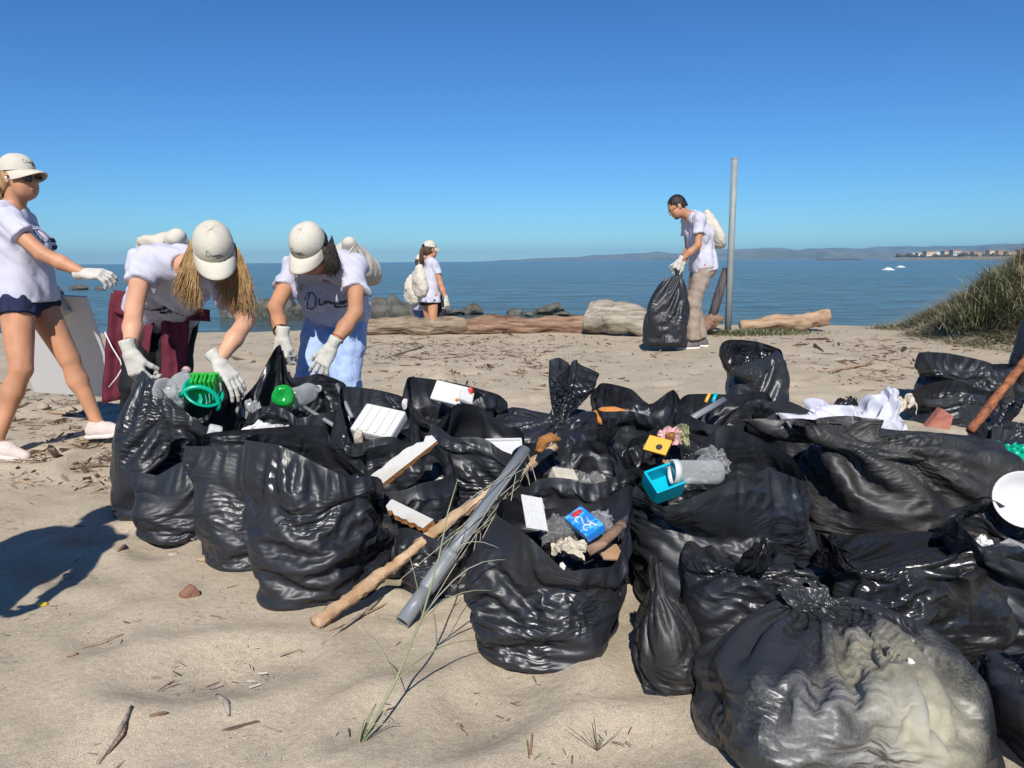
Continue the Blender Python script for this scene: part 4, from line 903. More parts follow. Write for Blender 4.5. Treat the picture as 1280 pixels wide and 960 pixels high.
# woman walking past on the left ------------------------------------------------
yA = 4.45
A = person(gnd(CX(40, yA), yA, 0), 'woman walking in navy shorts, sunglasses and cream cap, holding a board', dict(
    pelvis=P(30, 363, yA), chest=P(26, 306, yA), neck=P(13, 262, yA), head=P(24, 224, yA-.02), lat_p=(-.1, 1, 0), lat_c=(-.28, 1, 0), hf=(1, -.25, -.02), hu=(.02, 0, 1), tilt=4,
    wrist={1: P(70, 372, yA+.30), -1: P(106, 342, yA-.18)}, epole={1: (0, .5, -1), -1: (-.1, -.3, -1)},
    ankle={1: gnd(CX(122, 4.55, .1), 4.55, .105), -1: gnd(CX(-6, 4.2, .1), 4.2, .1)}, kpole={1: (1, 0, .1), -1: (1, -.1, .1)}, toe={1: (1, -.15, .1), -1: (1, -.1, -.22)}, hem=.06, sleeve=.5, bulk=1.13,
    hand={1: dict(along=(.25, .2, -1), back=(-.3, -1, 0), curl=.8), -1: dict(along=(1, -.1, .0), back=(0, -.6, 1), curl=.55, thumb=(.45, .5))}),
    1.0, sk='skin_tan', bottom=('shorts', 'navy', .30), res=.0075, shoes=('shoe_pink', 'shoe_white'))
W, s = A['W'], A['s']
hair_cap(A, M['hair_blond'], drop=-.045, front=.03)
bun = lambda t, a, b: W(.0+.045*a*(1-t*.4), -.085-.045*math.sin(t*2.6)+.01*b, -.0-.125*t+.012*b)
strands('hair', None, bun, 200, M['hair_blond'], A['root'], .0028, 3, .008)
sg = []
for sx in (-1, 1):
    lens = np.array([W(sx*(.031+.030*math.cos(t)*(1-.12*math.sin(t))), .098-.012*(math.cos(t)*sx*sx+1)*.5, .002+.022*math.sin(t)) for t in np.linspace(0, 6.283, 20)[:-1]])
    c0 = lens.mean(0)+A['HR'][:, 1]*.004; sg.append((np.vstack([lens, c0, lens-A['HR'][:, 1]*.004]), [(i, (i+1) % 19, 19) for i in range(19)]+[(i, 20+i, 20+(i+1) % 19, (i+1) % 19) for i in range(19)]))
gl = child('sunglasses', *join(*sg), M['lens'], A['root'])
for sx in (-1, 1): child('temple', *tube([W(sx*.06, .092, .012), W(sx*.078, .06, .013), W(sx*.083, .0, .008), W(sx*.081, -.02, -.005)], .0035, 6, flat=1.6), M['lens'], gl)
child('bridge', *tube([W(-.006, .104, .008), W(0, .107, .010), W(.006, .104, .008)], .0025, 6), M['lens'], gl)
eb = child('earbud', *place(lathe([(0, .012), (.006, .01), (.007, .003), (.0035, 0), (.003, -.02), (0, -.021)], 10), W(.086, .004, -.004), A['HR'] @ rotm(20, 0, 0)), M['earbud'], A['root'])
child('hair_band', *tube([A['wr'][-1]+frame(A['wr'][-1]-A['el'][-1]) @ V(.0285*math.cos(t), .0285*math.sin(t), -.075) for t in np.linspace(0, 6.283, 17)], .0028, 6), M['ink'], A['root'])
# woman bending over the bag --------------------------------------------------
B = person(gnd(CX(205, 4.05), 4.05, 0), 'woman with long blond hair and maroon jacket at her waist bending over a bag', dict(
    pelvis=P(203, 392, 4.08), chest=P(215, 352, 3.80), neck=P(229, 330, 3.58), head=P(268, 316, 3.45), lat_p=(1, .2, -.05), lat_c=(1, .1, -.22), hf=(.30, -.62, -.72), hu=(.22, -.72, .66),
    wrist={1: P(273, 452, 3.36), -1: P(162, 444, 3.24)}, epole={1: (1, .5, .2), -1: (-1, .2, -.1)}, ankle={1: gnd(CX(252, 4.15), 4.15), -1: gnd(CX(170, 4.0), 4.0)}, toe={1: (.4, -1, 0), -1: (-.1, -1, 0)}, sleeve=.52, hem=-.02, nk=.06, texty=-.05, textx=-.02,
    hand={1: dict(along=(.62, -.1, -.75), back=(.5, -.5, .7), curl=.22, thumb=(.5, .3)), -1: dict(along=(.25, -.05, -.95), back=(-.3, -1, .1), curl=.62, thumb=(.35, .7))}),
    1.0, sk='skin_fair', bottom=('leggings', 'black_cloth', 1.9), res=.0075, shoes=('shoe_grey', 'sole'))
W = B['W']; hair_cap(B, M['hair_blond'], drop=-.05, front=.045)
hx = V(0, 0, -1)
def hb(side, spread_, ln, fw):
    def f(t, a, b):
        r0 = W(side*(.074+.006*b), -.03+.05*a, .01+.02*b); tz = t**.92
        return r0+V(side*-.0*t, -.02*t, 0)+V(a*spread_*(.3+t)+fw[0]*t, fw[1]*t+.02*b, -ln*tz)+(W(side*.09, 0, 0)-W(side*.07, 0, 0))*math.sin(min(t*3, 1.57))*.9
    return f
hu_ = B['HR'][:, 0]
strands('hair', None, hb(-1, .055, .27, (-.015, .02)), 850, M['hair_blond'], B['root'], .0014, 5, .016, 11)
strands('hair', None, hb(1, .03, .235, (-.03, .0)), 520, M['hair_blond'], B['root'], .0014, 6, .016, 11)
for q, bmn in ((-1, 'bead_red'),):
    R_ = frame(B['wr'][q]-B['el'][q]); child('bracelet', *tube([B['wr'][q]+R_ @ V(.030*math.cos(t), .030*math.sin(t), -.052) for t in np.linspace(0, 6.283, 17)], .0035, 6), M[bmn], B['root'])
jl = P(150, 372, 4.0); jr = P(250, 385, 3.98)
jk = cloth_sheet('jacket', drape(P(140, 366, 3.98), P(196, 384, 3.93), P(128, 505, 3.95), P(178, 492, 3.86), fold=.02, nf=2.2, seed=3), M['maroon'], B['root'])
cloth_sheet('jacket_sleeve', drape(P(200, 392, 3.92), P(238, 396, 3.92), P(202, 476, 3.86), P(234, 470, 3.86), cols=14, fold=.012, nf=1.5, seed=5), M['maroon'], jk)
cloth_sheet('jacket_waist', drape(P(142, 362, 3.97), P(262, 388, 3.92), P(140, 392, 3.95), P(262, 402, 3.90), rows=8, fold=.014, nf=3, seed=6), M['maroon'], jk)
g = drape(P(140, 366, 3.98), P(196, 384, 3.93), P(128, 505, 3.95), P(178, 492, 3.86), fold=.02, nf=2.2, seed=3)
child('piping', *tube([P(131, 415, 3.92), P(140, 434, 3.90), P(150, 450, 3.88), P(153, 460, 3.88), P(146, 472, 3.88), P(136, 484, 3.89)], .003, 6), M['white_trim'], jk)
# woman in pale jeans -----------------------------------------------------------
Cw = person(gnd(CX(420, 4.35), 4.35, 0), 'woman in pale blue jeans bending with a black bag in her gloves', dict(
    pelvis=P(421, 388, 4.33), chest=P(411, 352, 4.1), neck=P(404, 328, 3.95), head=P(387, 312, 3.83), lat_p=(1, -.1, .0), lat_c=(1, -.05, .02), hf=(-.25, -.62, -.74), hu=(-.12, -.74, .66),
    wrist={1: P(414, 434, 3.66), -1: P(353, 422, 3.62)}, epole={1: (1, .3, 0), -1: (-1, .4, 0)}, ankle={1: gnd(CX(450, 4.4), 4.4), -1: gnd(CX(392, 4.3), 4.3)}, toe={1: (.2, -1, 0), -1: (-.2, -1, 0)}, sleeve=.55, hem=.0, nk=.07, wide=(.085, .085), texty=-.0, textx=.02,
    hand={1: dict(along=(-.5, -.1, -.85), back=(-.2, -1, .2), curl=.28, spread=.25), -1: dict(along=(-.12, -.1, -1), back=(-.2, -1, .1), curl=.75, thumb=(.3, .7))}),
    .97, sk='skin_olive', bottom=('jeans', 'denim', 1.97), res=.0075, shoes=('shoe_white', 'sole'))
hair_cap(Cw, M['hair_dark'], drop=-.06, front=.045); W = Cw['W']
strands('hair', None, lambda t, a, b: Cw['W'](-.078+.01*b, -.03+.06*a, .0+.02*b)+V(.012+.03*t+.012*b, -.015*t, -.125*t+.03*a*t), 520, M['hair_dark'], Cw['root'], .0014, 8, .01, 9)
strands('hair', None, lambda t, a, b: Cw['W'](.078+.008*b, -.02+.045*a, .0)+V(-.01*t, -.01*t, -.11*t), 300, M['hair_dark'], Cw['root'], .0014, 9, .008, 8)
for q, bmn, r in ((-1, 'bead', .006), (1, 'bead_red', .0035)):
    R_ = frame(Cw['wr'][q]-Cw['el'][q]); child('bracelet', *tube([Cw['wr'][q]+R_ @ V(.031*math.cos(t), .031*math.sin(t), -.055) for t in np.linspace(0, 6.283, 17)], r, 6), M[bmn], Cw['root'])
# man with a bag near the pole ----------------------------------------------------
yE = 9.2; gz = float(terr(CX(870, yE), yE))
E = person(gnd(CX(872, yE), yE, 0), 'dark haired man in khaki trousers looking down, holding a black bag', dict(
    pelvis=P(878, 331, yE), chest=P(874, 293, yE), neck=P(864, 269, yE), head=P(846, 259, yE-.02), lat_p=(.1, -1, 0), lat_c=(.2, -1, 0), hf=(-.80, -.12, -.58), hu=(-.55, 0, .8),
    wrist={1: P(850, 326, yE-.22), -1: P(852, 333, yE+.1)}, epole={1: (1, -.3, -.2), -1: (1, .3, -.2)}, ankle={1: V(CX(866, yE-.1), yE-.1, gz+.09), -1: V(CX(876, yE+.12), yE+.12, gz+.09)}, kpole={1: (-1, -.1, 0), -1: (-1, 0, 0)}, toe={1: (-1, -.25, 0), -1: (-1, .05, 0)}, hem=.07, sleeve=.55, wide=(.088, .083),
    hand={1: dict(along=(-.45, 0, -.9), back=(-.2, -1, 0), curl=.7), -1: dict(along=(-.4, 0, -.9), back=(0, 1, 0), curl=.7)}),
    1.06, female=False, sk='skin_olive', bottom=('trousers', 'khaki', 1.96), res=.011, cap=False, shoes=('shoe_grey', 'sole'), text=False)
hair_cap(E, M['hair_dark'], drop=-.02, front=.045, capped=False)
W = E['W']
child('glasses', *join(tube([W(-.055, .094, .01), W(-.03, .104, .012), W(0, .106, .012), W(.03, .104, .012), W(.055, .094, .01)], .003, 6), tube([W(-.055, .094, .01), W(-.078, .03, .01), W(-.08, -.01, 0)], .0025, 6)), M['ink'], E['root'])
F_ = Field(*bbox([W(0, .07, -.08)], .06), .006); F_.ell(W(0, .058, -.086), (.038, .034, .03), E['HR'], 0); child('beard', *F_.mesh(), M['hair_dark'], E['root'])
# two people by the water ------------------------------------------------------------
def far_person(u, y, zoff, label, s, bottom, facing, bagside, capon=True):
    x = CX(u, y); z0 = zoff; f = nrm(facing); l = np.cross(V(0, 0, 1), f); b = V(x, y, z0); q = lambda a, c, z: b+f*a+l*c+V(0, 0, z*s)
    return person((x, y, z0), label, dict(pelvis=q(0, 0, .945), chest=q(.01, 0, 1.23), neck=q(.0, 0, 1.45), head=q(.03, 0, 1.59), lat_p=l, hf=f+V(0, 0, -.05), hu=(0, 0, 1),
        wrist={1: q(.08, .24, .86), -1: q(.13, -.26, .86)}, epole={1: -f, -1: -f}, ankle={1: q(.05, .1, .085), -1: q(-.05, -.1, .085)}, toe={1: f, -1: f}, hem=.1, sleeve=.55,
        hand={1: dict(along=(0, 0, -1), back=l, curl=.5), -1: dict(along=(.1, 0, -1), back=-l, curl=.5)}), s, sk='skin_tan', bottom=bottom, res=.0125, cap=capon, text=False)
zD = -.335
D = far_person(537, 11.15, zD, 'woman in black shorts with a dark ponytail standing behind the fallen log', .985, ('shorts', 'black_cloth', .25), (.8, .6, 0), -1)
hair_cap(D, M['hair_brown'], drop=-.05, front=.03)
strands('hair', None, lambda t, a, b: D['W'](.015*a, -.105-.05*math.sin(min(t*4, 1.57))+.02*t, .05-.27*t+.01*b)+V(.012*a, 0, 0), 60, M['hair_brown'], D['root'], .007, 14, .012, 8)
child('hair_tie', *tube([D['W'](.022*math.cos(t), -.115, .05+.022*math.sin(t)) for t in np.linspace(0, 6.283, 13)], .012, 6), M['black_cloth'], D['root'])
D2 = far_person(527, 11.75, zD-.12, 'person in blue jeans half hidden behind the woman with the ponytail', .95, ('jeans', 'denim_dark', 1.97), (.75, .66, 0), -1, True)
hair_cap(D2, M['hair_brown'], drop=-.06, front=.03)
# volunteer at the right edge and one standing left of the photographer -----------------
far_person(1326, 5.9, float(terr(CX(1326, 5.9), 5.9)), 'volunteer in dark trousers at the foot of the grassy dune', 1.0, ('trousers', 'black_cloth', 1.97), (-.8, -.2, 0), 1)
Gp = far_person(640, 1.32, 0, 'volunteer standing beside the photographer', 1.0, ('trousers', 'black_cloth', 1.97), (.1, 1, 0), 1)
dx = -1.82
Gp['root'].location.x = dx
# backpacks
def bp_cords(a, b, c): return [a, b, c]
Rb = np.stack([nrm(np.cross(B['upp']*-1, B['fc'])), -B['fc'], B['up']], 1)
backpack('cream drawstring backpack slung on the bending blond woman', B['ch']-B['fc']*.17-B['lc']*.05-B['up']*.06, np.stack([B['lc'], -B['fc'], B['up']], 1), (.28, .13, .40), seed=6,
    cords=[[B['ch']-B['fc']*.14+B['up']*.15-B['lc']*q, B['ne']-B['lc']*q*1.15+B['up']*.035, B['ne']-B['lc']*q*1.25+B['fc']*.055-B['up']*.03, B['ch']-B['lc']*q*1.5+B['fc']*.10, B['ch']-B['lc']*q*1.75-B['up']*.1+B['fc']*.02, B['ch']-B['lc']*q*1.3-B['up']*.22-B['fc']*.13] for q in (.1, -.1)])
backpack('cream drawstring backpack on the woman in pale jeans', Cw['ch']-Cw['fc']*.15+Cw['lc']*.11-Cw['up']*.05, np.stack([Cw['lc'], -Cw['fc'], Cw['up']], 1), (.27, .12, .40), seed=9,
    cords=[[Cw['ch']-Cw['fc']*.13+Cw['up']*.15+Cw['lc']*(q+.05), Cw['ne']+Cw['lc']*q*1.15+Cw['up']*.035, Cw['ne']+Cw['lc']*q*1.25+Cw['fc']*.055-Cw['up']*.03, Cw['ch']+Cw['lc']*q*1.4+Cw['fc']*.10, Cw['ch']+Cw['lc']*q*1.6-Cw['up']*.1+Cw['fc']*.02, Cw['ch']+Cw['lc']*q*1.3-Cw['up']*.22-Cw['fc']*.13] for q in (.1, -.1)])
backpack('cream drawstring backpack on the back of the dark haired man', E['ch']-E['fc']*.165-E['up']*.03, np.stack([E['lc'], -E['fc'], E['up']], 1), (.34, .17, .44), seed=12, res=.014,
    cords=[[E['ch']-E['fc']*.14+E['up']*.2+E['lc']*q, E['ne']+E['lc']*q*1.1+E['up']*.03, E['ne']+E['lc']*q*1.2+E['fc']*.08-E['up']*.05, E['ch']+E['lc']*q*1.6+E['fc']*.08-E['up']*.05, E['ch']+E['lc']*q*1.7-E['up']*.2-E['fc']*.12] for q in (.1, -.1)])
backpack('cream drawstring backpack on the woman with the ponytail', D['ch']-D['fc']*.165-D['up']*.08, np.stack([D['lc'], -D['fc'], D['up']], 1), (.33, .15, .42), seed=15, res=.014)
backpack('cream backpack on the half hidden person in blue jeans', D2['ch']-D2['fc']*.16+V(-.02, 0, -.05), np.stack([D2['lc'], -D2['fc'], D2['up']], 1), (.33, .17, .42), seed=18, res=.014)
# ---------------------------------------------------------------- shore: rocks, logs, pole, dune grass
import bmesh
def rock(c, size, seed, mat, label, cat='rock', group=None, sub=3, name='rock', smooth=False):
    bm = bmesh.new(); bmesh.ops.create_icosphere(bm, subdivisions=sub, radius=1); v = np.array([tuple(q.co) for q in bm.verts]); f = np.array([[q.index for q in p.verts] for p in bm.faces]); bm.free()
    r = np.random.default_rng(seed)
    for _ in range(5 if smooth else 20):      # chop flat faces off
        n = nrm(r.normal(size=3)); d = r.uniform(.5, .85); t = v @ n-d; v = v-np.where(t > 0, t*.92, 0)[:, None]*n
    v = v*(1+.07*wob(v, seed, 3.0)+.03*wob(v, seed+1, 9))[:, None]; v = v @ rotm(0, 0, r.uniform(0, 360)).T*np.asarray(size)
    return mesh_obj(name, v+np.asarray(c), f, mat, loc=c, smooth=smooth, label=label, cat=cat, group=group)
M['rock_l'] = pm('olive_rock', (.06, .06, .048), (.13, .122, .1), 3, .85, .9, 18)
M['stone_red'] = pm('red_brown_stone', (.20, .095, .06), (.27, .14, .09), 30, .9, .6, 70); M['stone_tan'] = pm('tan_stone', (.30, .24, .18), (.38, .31, .24), 20, .9, .5, 60)
rr = np.random.default_rng(9)
def rocks_row(lst, lab, group):
    for i, (u, vb, wpx, hpx, k) in enumerate(lst):
        g = G(u, vb, SEA); s = g[1]/FPX; rock((g[0], g[1]+wpx*s*.2, SEA+hpx*s*.3), (wpx*s*.72, wpx*s*.6, hpx*s*1.0), 200+i+len(lab), M['rock'] if k else M['rock_l'], lab, group=group)
rocks_row([(95, 362, 22, 5, 1), (125, 362, 14, 4, 1), (60, 372, 30, 16, 0), (300, 397, 40, 22, 1), (328, 398, 34, 25, 1), (352, 398, 40, 24, 0), (372, 398, 34, 18, 1), (290, 390, 30, 14, 0), (408, 396, 40, 20, 0), (440, 398, 44, 24, 1), (470, 399, 40, 24, 0), (492, 399, 36, 26, 1), (512, 398, 30, 22, 0)], 'dark angular boulder in the shallow water behind the women', 'boulders along the waterline')
rocks_row([(566, 393, 26, 6, 0), (593, 392, 26, 11, 1), (645, 393, 20, 7, 1), (686, 393, 34, 13, 0), (660, 394, 14, 4, 1), (702, 394, 20, 4, 1)], 'small rock breaking the water beyond the fallen log', 'small rocks beyond the log')
# driftwood logs
def log(label, pts, rads, mat, seed, rough=.16, n=22, k=60):
    pts = np.array(pts, float); t = np.linspace(0, 1, len(pts)); tt = np.linspace(0, 1, k); P_ = np.stack([np.interp(tt, t, pts[:, i]) for i in range(3)], 1); R_ = np.interp(tt, t, rads)
    P_ = P_+np.stack([.0*tt, .03*wob(tt[:, None]*6, seed, 1.5), .03*wob(tt[:, None]*6, seed+1, 1.5)], 1)
    v, f = tube(P_, R_, n); v = v.copy(); a = np.tile(np.arange(n)/n*6.283, k); q = np.stack([np.cos(a)*2, np.sin(a)*2, np.repeat(tt, n)*1.6*len(pts)], 1)
    ax = np.repeat(P_, n, 0); d = v-ax; v = ax+d*(1+rough*wob(q, seed+3, 1.6)+rough*.6*np.sign(wob(q*[1.6, 1.6, .3], seed+4, 2.5))*np.abs(wob(q*[1.6, 1.6, .3], seed+4, 2.5))**.5)[:, None]
    c = v.mean(0); c[2] = v[:, 2].min()
    return mesh_obj('driftwood_log', v, f, mat, loc=c, label=label, cat='log', group='driftwood logs at the top of the beach')
wood = lambda nme, a, b, st=(1, 9, 9): pm(nme, a, b, 3, .9, .9, 7, .15, stretch=st, detail=8)
M['log_brown'] = wood('brown_weathered_log', (.15, .105, .072), (.34, .27, .20)); M['log_red'] = wood('reddish_log', (.13, .07, .045), (.34, .22, .15)); M['log_grey'] = wood('weathered_log', (.22, .185, .145), (.42, .37, .30)); M['log_tan'] = wood('tan_log', (.30, .19, .12), (.46, .33, .22))
def gp(u, v, dz=0):
    y = 8.0
    for _ in range(30): g = P(u, v, y); y += .35*(g[2]-float(terr(g[0], g[1])))*8; y = min(max(y, 2), 13.2)
    return V(g[0], g[1], float(terr(g[0], g[1]))+dz)
LY = 11.0
lp_ = lambda u, v, y=LY: P(u, v, y)
log('long pale fallen log lying along the waterline', [lp_(455, 408), lp_(500, 408), lp_(545, 407), lp_(582, 408)], [.11, .12, .14, .11], M['log_brown'], 61, .24)
log('reddish split log butted against the big weathered stump', [lp_(575, 409), lp_(630, 408), lp_(690, 408), lp_(745, 407)], [.10, .12, .11, .13], M['log_red'], 64, .3)
log('thick weathered tree stump with a blunt pale end beside the man', [lp_(740, 394, 10.8), lp_(770, 396, 10.7), lp_(805, 405, 10.6), lp_(835, 412, 10.5)], [.22, .22, .17, .12], M['log_grey'], 67, .2)
log('tan log lying to the right of the metal pole', [lp_(925, 408, 11.1), lp_(970, 402, 11.1), lp_(1005, 401, 11.1), lp_(1034, 398, 11.1)], [.07, .10, .11, .12], M['log_tan'], 70, .22)
log('dark root stub beside the foot of the metal pole', [lp_(868, 408, 10.6), lp_(885, 402, 10.5), lp_(900, 396, 10.5)], [.09, .1, .06], M['log_red'], 73, .2)
# metal pole and dark stake
M['galv'] = pm('painted_pole', (.23, .265, .26), (.29, .32, .31), 6, .5, .1, 60, .4); M['stake'] = wood('dark_stake', (.05, .045, .05), (.12, .1, .1), (9, 9, 1))
pb = G(909.5, 419, .02); pb[2] = float(terr(pb[0], pb[1]))-.12; pt = P(918.5, 198, pb[1])
pole = empty('metal_pole', (pb[0], pb[1], pb[2]), 'tall plain grey metal pole standing in the sand beside the man', 'pole')
child('shaft', *tube([pb, pb*.5+pt*.5, pt], .045, 20), M['galv'], pole); child('end_cap', *tube([pt-V(0, 0, .012), pt+V(0, 0, .006)], [.047, .044], 20), M['galv'], pole)
sb_, st_ = P(889, 395, 10.9), P(908, 336, 11.0); sb_[2] -= .06
stk = empty('wooden_stake', sb_, 'short dark weathered stake leaning against the metal pole', 'stake'); child('post', *tube([sb_, .6*sb_+.4*st_, st_], [.055, .065, .06], 10, np.random.default_rng(3), .12), M['stake'], stk)
# dune vegetation: blades and twigs too many to count
def blades(n, base, h, seed, wid=.006, lean=.5, curl=.35):
    r = np.random.default_rng(seed); k = 4; b = base; ang = r.uniform(0, 6.283, n); L = h*r.uniform(.55, 1.15, n); ln = r.uniform(.1, lean, n)
    d = np.stack([np.cos(ang), np.sin(ang), 0*ang], 1); sd_ = np.stack([-np.sin(ang), np.cos(ang), 0*ang], 1); vs = []
    for i in range(k+1):
        t = i/k; c = b+d*(L*(ln*t+curl*t*t))[:, None]+np.stack([0*ang, 0*ang, L*(t-.25*t*t*(ln+curl))], 1); w_ = wid*(1-t)**.7
        vs += [c-sd_*w_, c+sd_*w_]
    v = np.stack(vs, 1).reshape(-1, 3); q = 2*(k+1); f = []
    base_i = np.arange(n)[:, None]*q
    f = np.concatenate([base_i+np.array([[2*i, 2*i+1, 2*i+3, 2*i+2]]) for i in range(k)])
    return v, f
def veg_mat(name, cols):
    m = bpy.data.materials.new(name); m.use_nodes = True; t = m.node_tree; N = t.nodes; b = N['Principled BSDF']; b.inputs['Roughness'].default_value = .7; b.inputs['Specular IOR Level'].default_value = .2
    at = N.new('ShaderNodeAttribute'); at.attribute_name = 'tone'; cr = N.new('ShaderNodeValToRGB'); e = cr.color_ramp.elements
    for i, c in enumerate(cols):
        q = e[i] if i < 2 else e.new(1); q.position = i/(len(cols)-1)
    for i, c in enumerate(cols): e[i].color = (*c, 1)
    t.links.new(at.outputs['Fac'], cr.inputs[0]); t.links.new(cr.outputs[0], b.inputs['Base Color']); return m
M['veg'] = veg_mat('dune_grass', [(.08, .105, .045), (.15, .165, .08), (.28, .25, .15), (.40, .345, .235), (.25, .18, .12)])
def tone(o, val, per):
    a = o.data.attributes.new('tone', 'FLOAT', 'POINT'); a.data.foreach_set('value', np.repeat(val, per).astype(np.float32))
rv = np.random.default_rng(31); n = 80000
x = rv.uniform(4.3, 12, n*3); y = rv.uniform(7.3, 13.5, n*3); hgt = terr(x, y); edge = (x-(5.2+.09*(y-9.5)**2)+.3*wob(np.stack([x, y], 1), 4, 2.2)); keep = (edge > 0) & (rv.uniform(size=n*3) < np.clip(.35+edge*1.2, 0, 1)); x, y, hgt, edge = (q[keep][:n] for q in (x, y, hgt, edge)); n = len(x)
cl = wob(np.stack([x, y], 1), 6, 2.6); base = np.stack([x, y, hgt-.02], 1)
v, f = blades(n, base, .11+.11*np.clip(edge, 0, 1)+.11*np.clip(cl, -.4, 1), 32, .0055, 1.5, .9); dg = mesh_obj('dune_grass', v, f, M['veg'], smooth=False, kind='stuff', label='dry green and brown grass matted over the dune', cat='grass')
tone(dg, np.clip(.74+.28*wob(np.stack([x, y], 1), 7, 1.7)+rv.normal(size=n)*.22-.22*(edge < .6), 0, 1), 10)
for i, (u, vt, yy) in enumerate(((1268, 318, 9.6), (1276, 308, 9.3), (1252, 322, 9.8), (1232, 345, 9.6), (1278, 330, 9.0), (1215, 362, 9.5), (1290, 322, 9.3))):
    g = P(u, vt, yy); gz_ = float(terr(g[0], g[1])); m_ = 700; r_ = np.random.default_rng(50+i); bs = np.stack([g[0]+r_.normal(size=m_)*.13, g[1]+r_.normal(size=m_)*.13, np.full(m_, gz_-.02)+r_.uniform(0, max(.05, g[2]-gz_)*.55, m_)], 1)
    e_ = empty('dune_shrub', (g[0], g[1], gz_), ('tallest spiky shrub on the crest of the dune', 'thin upright shrub beside the tallest dune shrub', 'dark low shrub on the shoulder of the dune', 'bushy shrub halfway down the dune slope', 'dense shrub on the crest near the frame of dune grass', 'small shrub low on the dune slope', 'wide shrub on top of the dune')[i], 'shrub')
    v, f = blades(m_, bs, max(.12, (g[2]-gz_)*.45), 60+i, .005, 1.0, .5); o = child('foliage', v, f, M['veg'], e_, False); tone(o, np.clip(.3+r_.normal(size=m_)*.2, 0, 1), 10)
    child('stem', *tube([V(g[0], g[1], gz_-.05), V(g[0]+.02, g[1], gz_+.3*max(.1, g[2]-gz_)), V(g[0], g[1], max(g[2]-.02, gz_+.1))], [.012, .008, .003], 6), M['log_red'], e_)
# green tuft round the pole
rv = np.random.default_rng(33); n = 1500; x = pb[0]+rv.normal(size=n)*.42+.25; y = pb[1]-.15+rv.normal(size=n)*.14; v, f = blades(n, np.stack([x, y, terr(x, y)-.01], 1), .10, 34, .007, .8, .5)
o = mesh_obj('beach_grass', v, f, M['veg'], smooth=False, kind='stuff', label='low green grass round the foot of the metal pole', cat='grass'); tone(o, np.clip(.25+rv.normal(size=n)*.2, 0, 1), 10)
# wrack: chips and twigs scattered in drifts
def scatter(name, label, zones, seed, mat, szr, tn):
    r = np.random.default_rng(seed); vs, fs, tones = [], [], []; c = 0
    bx_ = np.array([(-1, -.5, -.5), (1, -.5, -.5), (1, .5, -.5), (-1, .5, -.5), (-.8, -.4, .5), (.9, -.3, .5), (.8, .4, .5), (-.9, .35, .5)]); bf = np.array([(0, 3, 2, 1), (4, 5, 6, 7), (0, 1, 5, 4), (1, 2, 6, 5), (2, 3, 7, 6), (3, 0, 4, 7)])
    for (u, v_, su, sv, cnt) in zones:
        for _ in range(cnt):
            uu, vv = u+r.normal()*su, v_+r.normal()*sv
            if vv < 424: continue
            g = G(uu, vv); x, y = g[0], g[1]; L = szr[0]*math.exp(r.normal()*.6)*(1+.06*y); w_ = L*r.uniform(.06, .3); h_ = w_*r.uniform(.4, .9)
            q = bx_*[L, w_, h_]*r.uniform(.7, 1.3, (8, 3)); q = q @ rotm(r.normal()*12, r.normal()*10, r.uniform(0, 360)).T; vs.append(q+[x, y, float(terr(x, y))+h_*.25]); fs.append(bf+c); c += 8; tones.append(r.uniform())
    v = np.concatenate(vs); o = mesh_obj(name, v, np.concatenate(fs), mat, smooth=False, kind='stuff', label=label, cat='debris'); tone(o, np.array(tones), 8); return o
M['chip'] = veg_mat('wood_chips', [(.05, .03, .02), (.13, .085, .055), (.24, .175, .12), (.42, .34, .25), (.10, .07, .05)])
scatter('driftwood_chips', 'drifts of wood chips and twigs on the sand', [(60, 545, 75, 28, 1500), (60, 510, 70, 14, 600), (110, 585, 60, 14, 500), (540, 455, 70, 14, 1500), (660, 452, 60, 16, 1000), (560, 432, 90, 8, 900), (1085, 452, 45, 14, 1000), (1110, 470, 50, 10, 200), (760, 450, 90, 20, 250), (960, 425, 80, 8, 300), (1200, 435, 60, 12, 300), (830, 460, 200, 25, 250), (330, 440, 60, 20, 120), (1190, 425, 60, 5, 250)], 71, M['chip'], (.016,), 0)
scatter('sand_specks', 'tiny dark specks and shell bits strewn over the sand', [(250, 800, 260, 90, 1300), (500, 880, 260, 60, 700), (100, 700, 120, 60, 400), (120, 640, 120, 25, 250)], 72, M['chip'], (.0032,), 0)
scatter('shell_bits', 'tiny pale shell bits strewn over the sand', [(250, 790, 260, 90, 260), (500, 880, 260, 60, 130), (300, 470, 400, 30, 160)], 73, pm('shell', (.62, .56, .46)), (.0030,), 0)
scatter('small_sticks', 'small dark sticks and seaweed bits on the open sand', [(220, 760, 200, 80, 60), (400, 880, 200, 50, 26), (120, 620, 90, 30, 40)], 74, M['chip'], (.010,), 0)
# single twigs and stones that stand out
def twig(label, a, b, r, mat='log_grey', bend=.01, z=None, cat='twig'):
    a_ = G(*a); b_ = G(*b); a_[2] = float(terr_fine(np.array([a_[0]]), np.array([a_[1]]))[0])+r*.7; b_[2] = float(terr_fine(np.array([b_[0]]), np.array([b_[1]]))[0])+r*.9
    m_ = .5*(a_+b_)+V(bend, 0, .004); return mesh_obj('twig', *tube([a_, .5*a_+.5*m_, m_, .5*b_+.5*m_, b_], [r*.7, r, r*1.05, r*.9, r*.5], 7, np.random.default_rng(abs(int(a[0]))), .15), M[mat], loc=a_, label=label, cat=cat, group='loose twigs on the sand')
twig('split grey twig lying on bare sand near the bottom edge', (122, 955), (166, 902), .006, 'log_grey'); twig('second half of the split twig beside the first', (135, 945), (160, 915), .0045, 'log_red')
twig('short brown twig next to the split twig', (188, 909), (211, 905), .004, 'log_red'); twig('flat pale wood sliver half sunk in the sand', (272, 877), (286, 903), .007, 'log_grey')
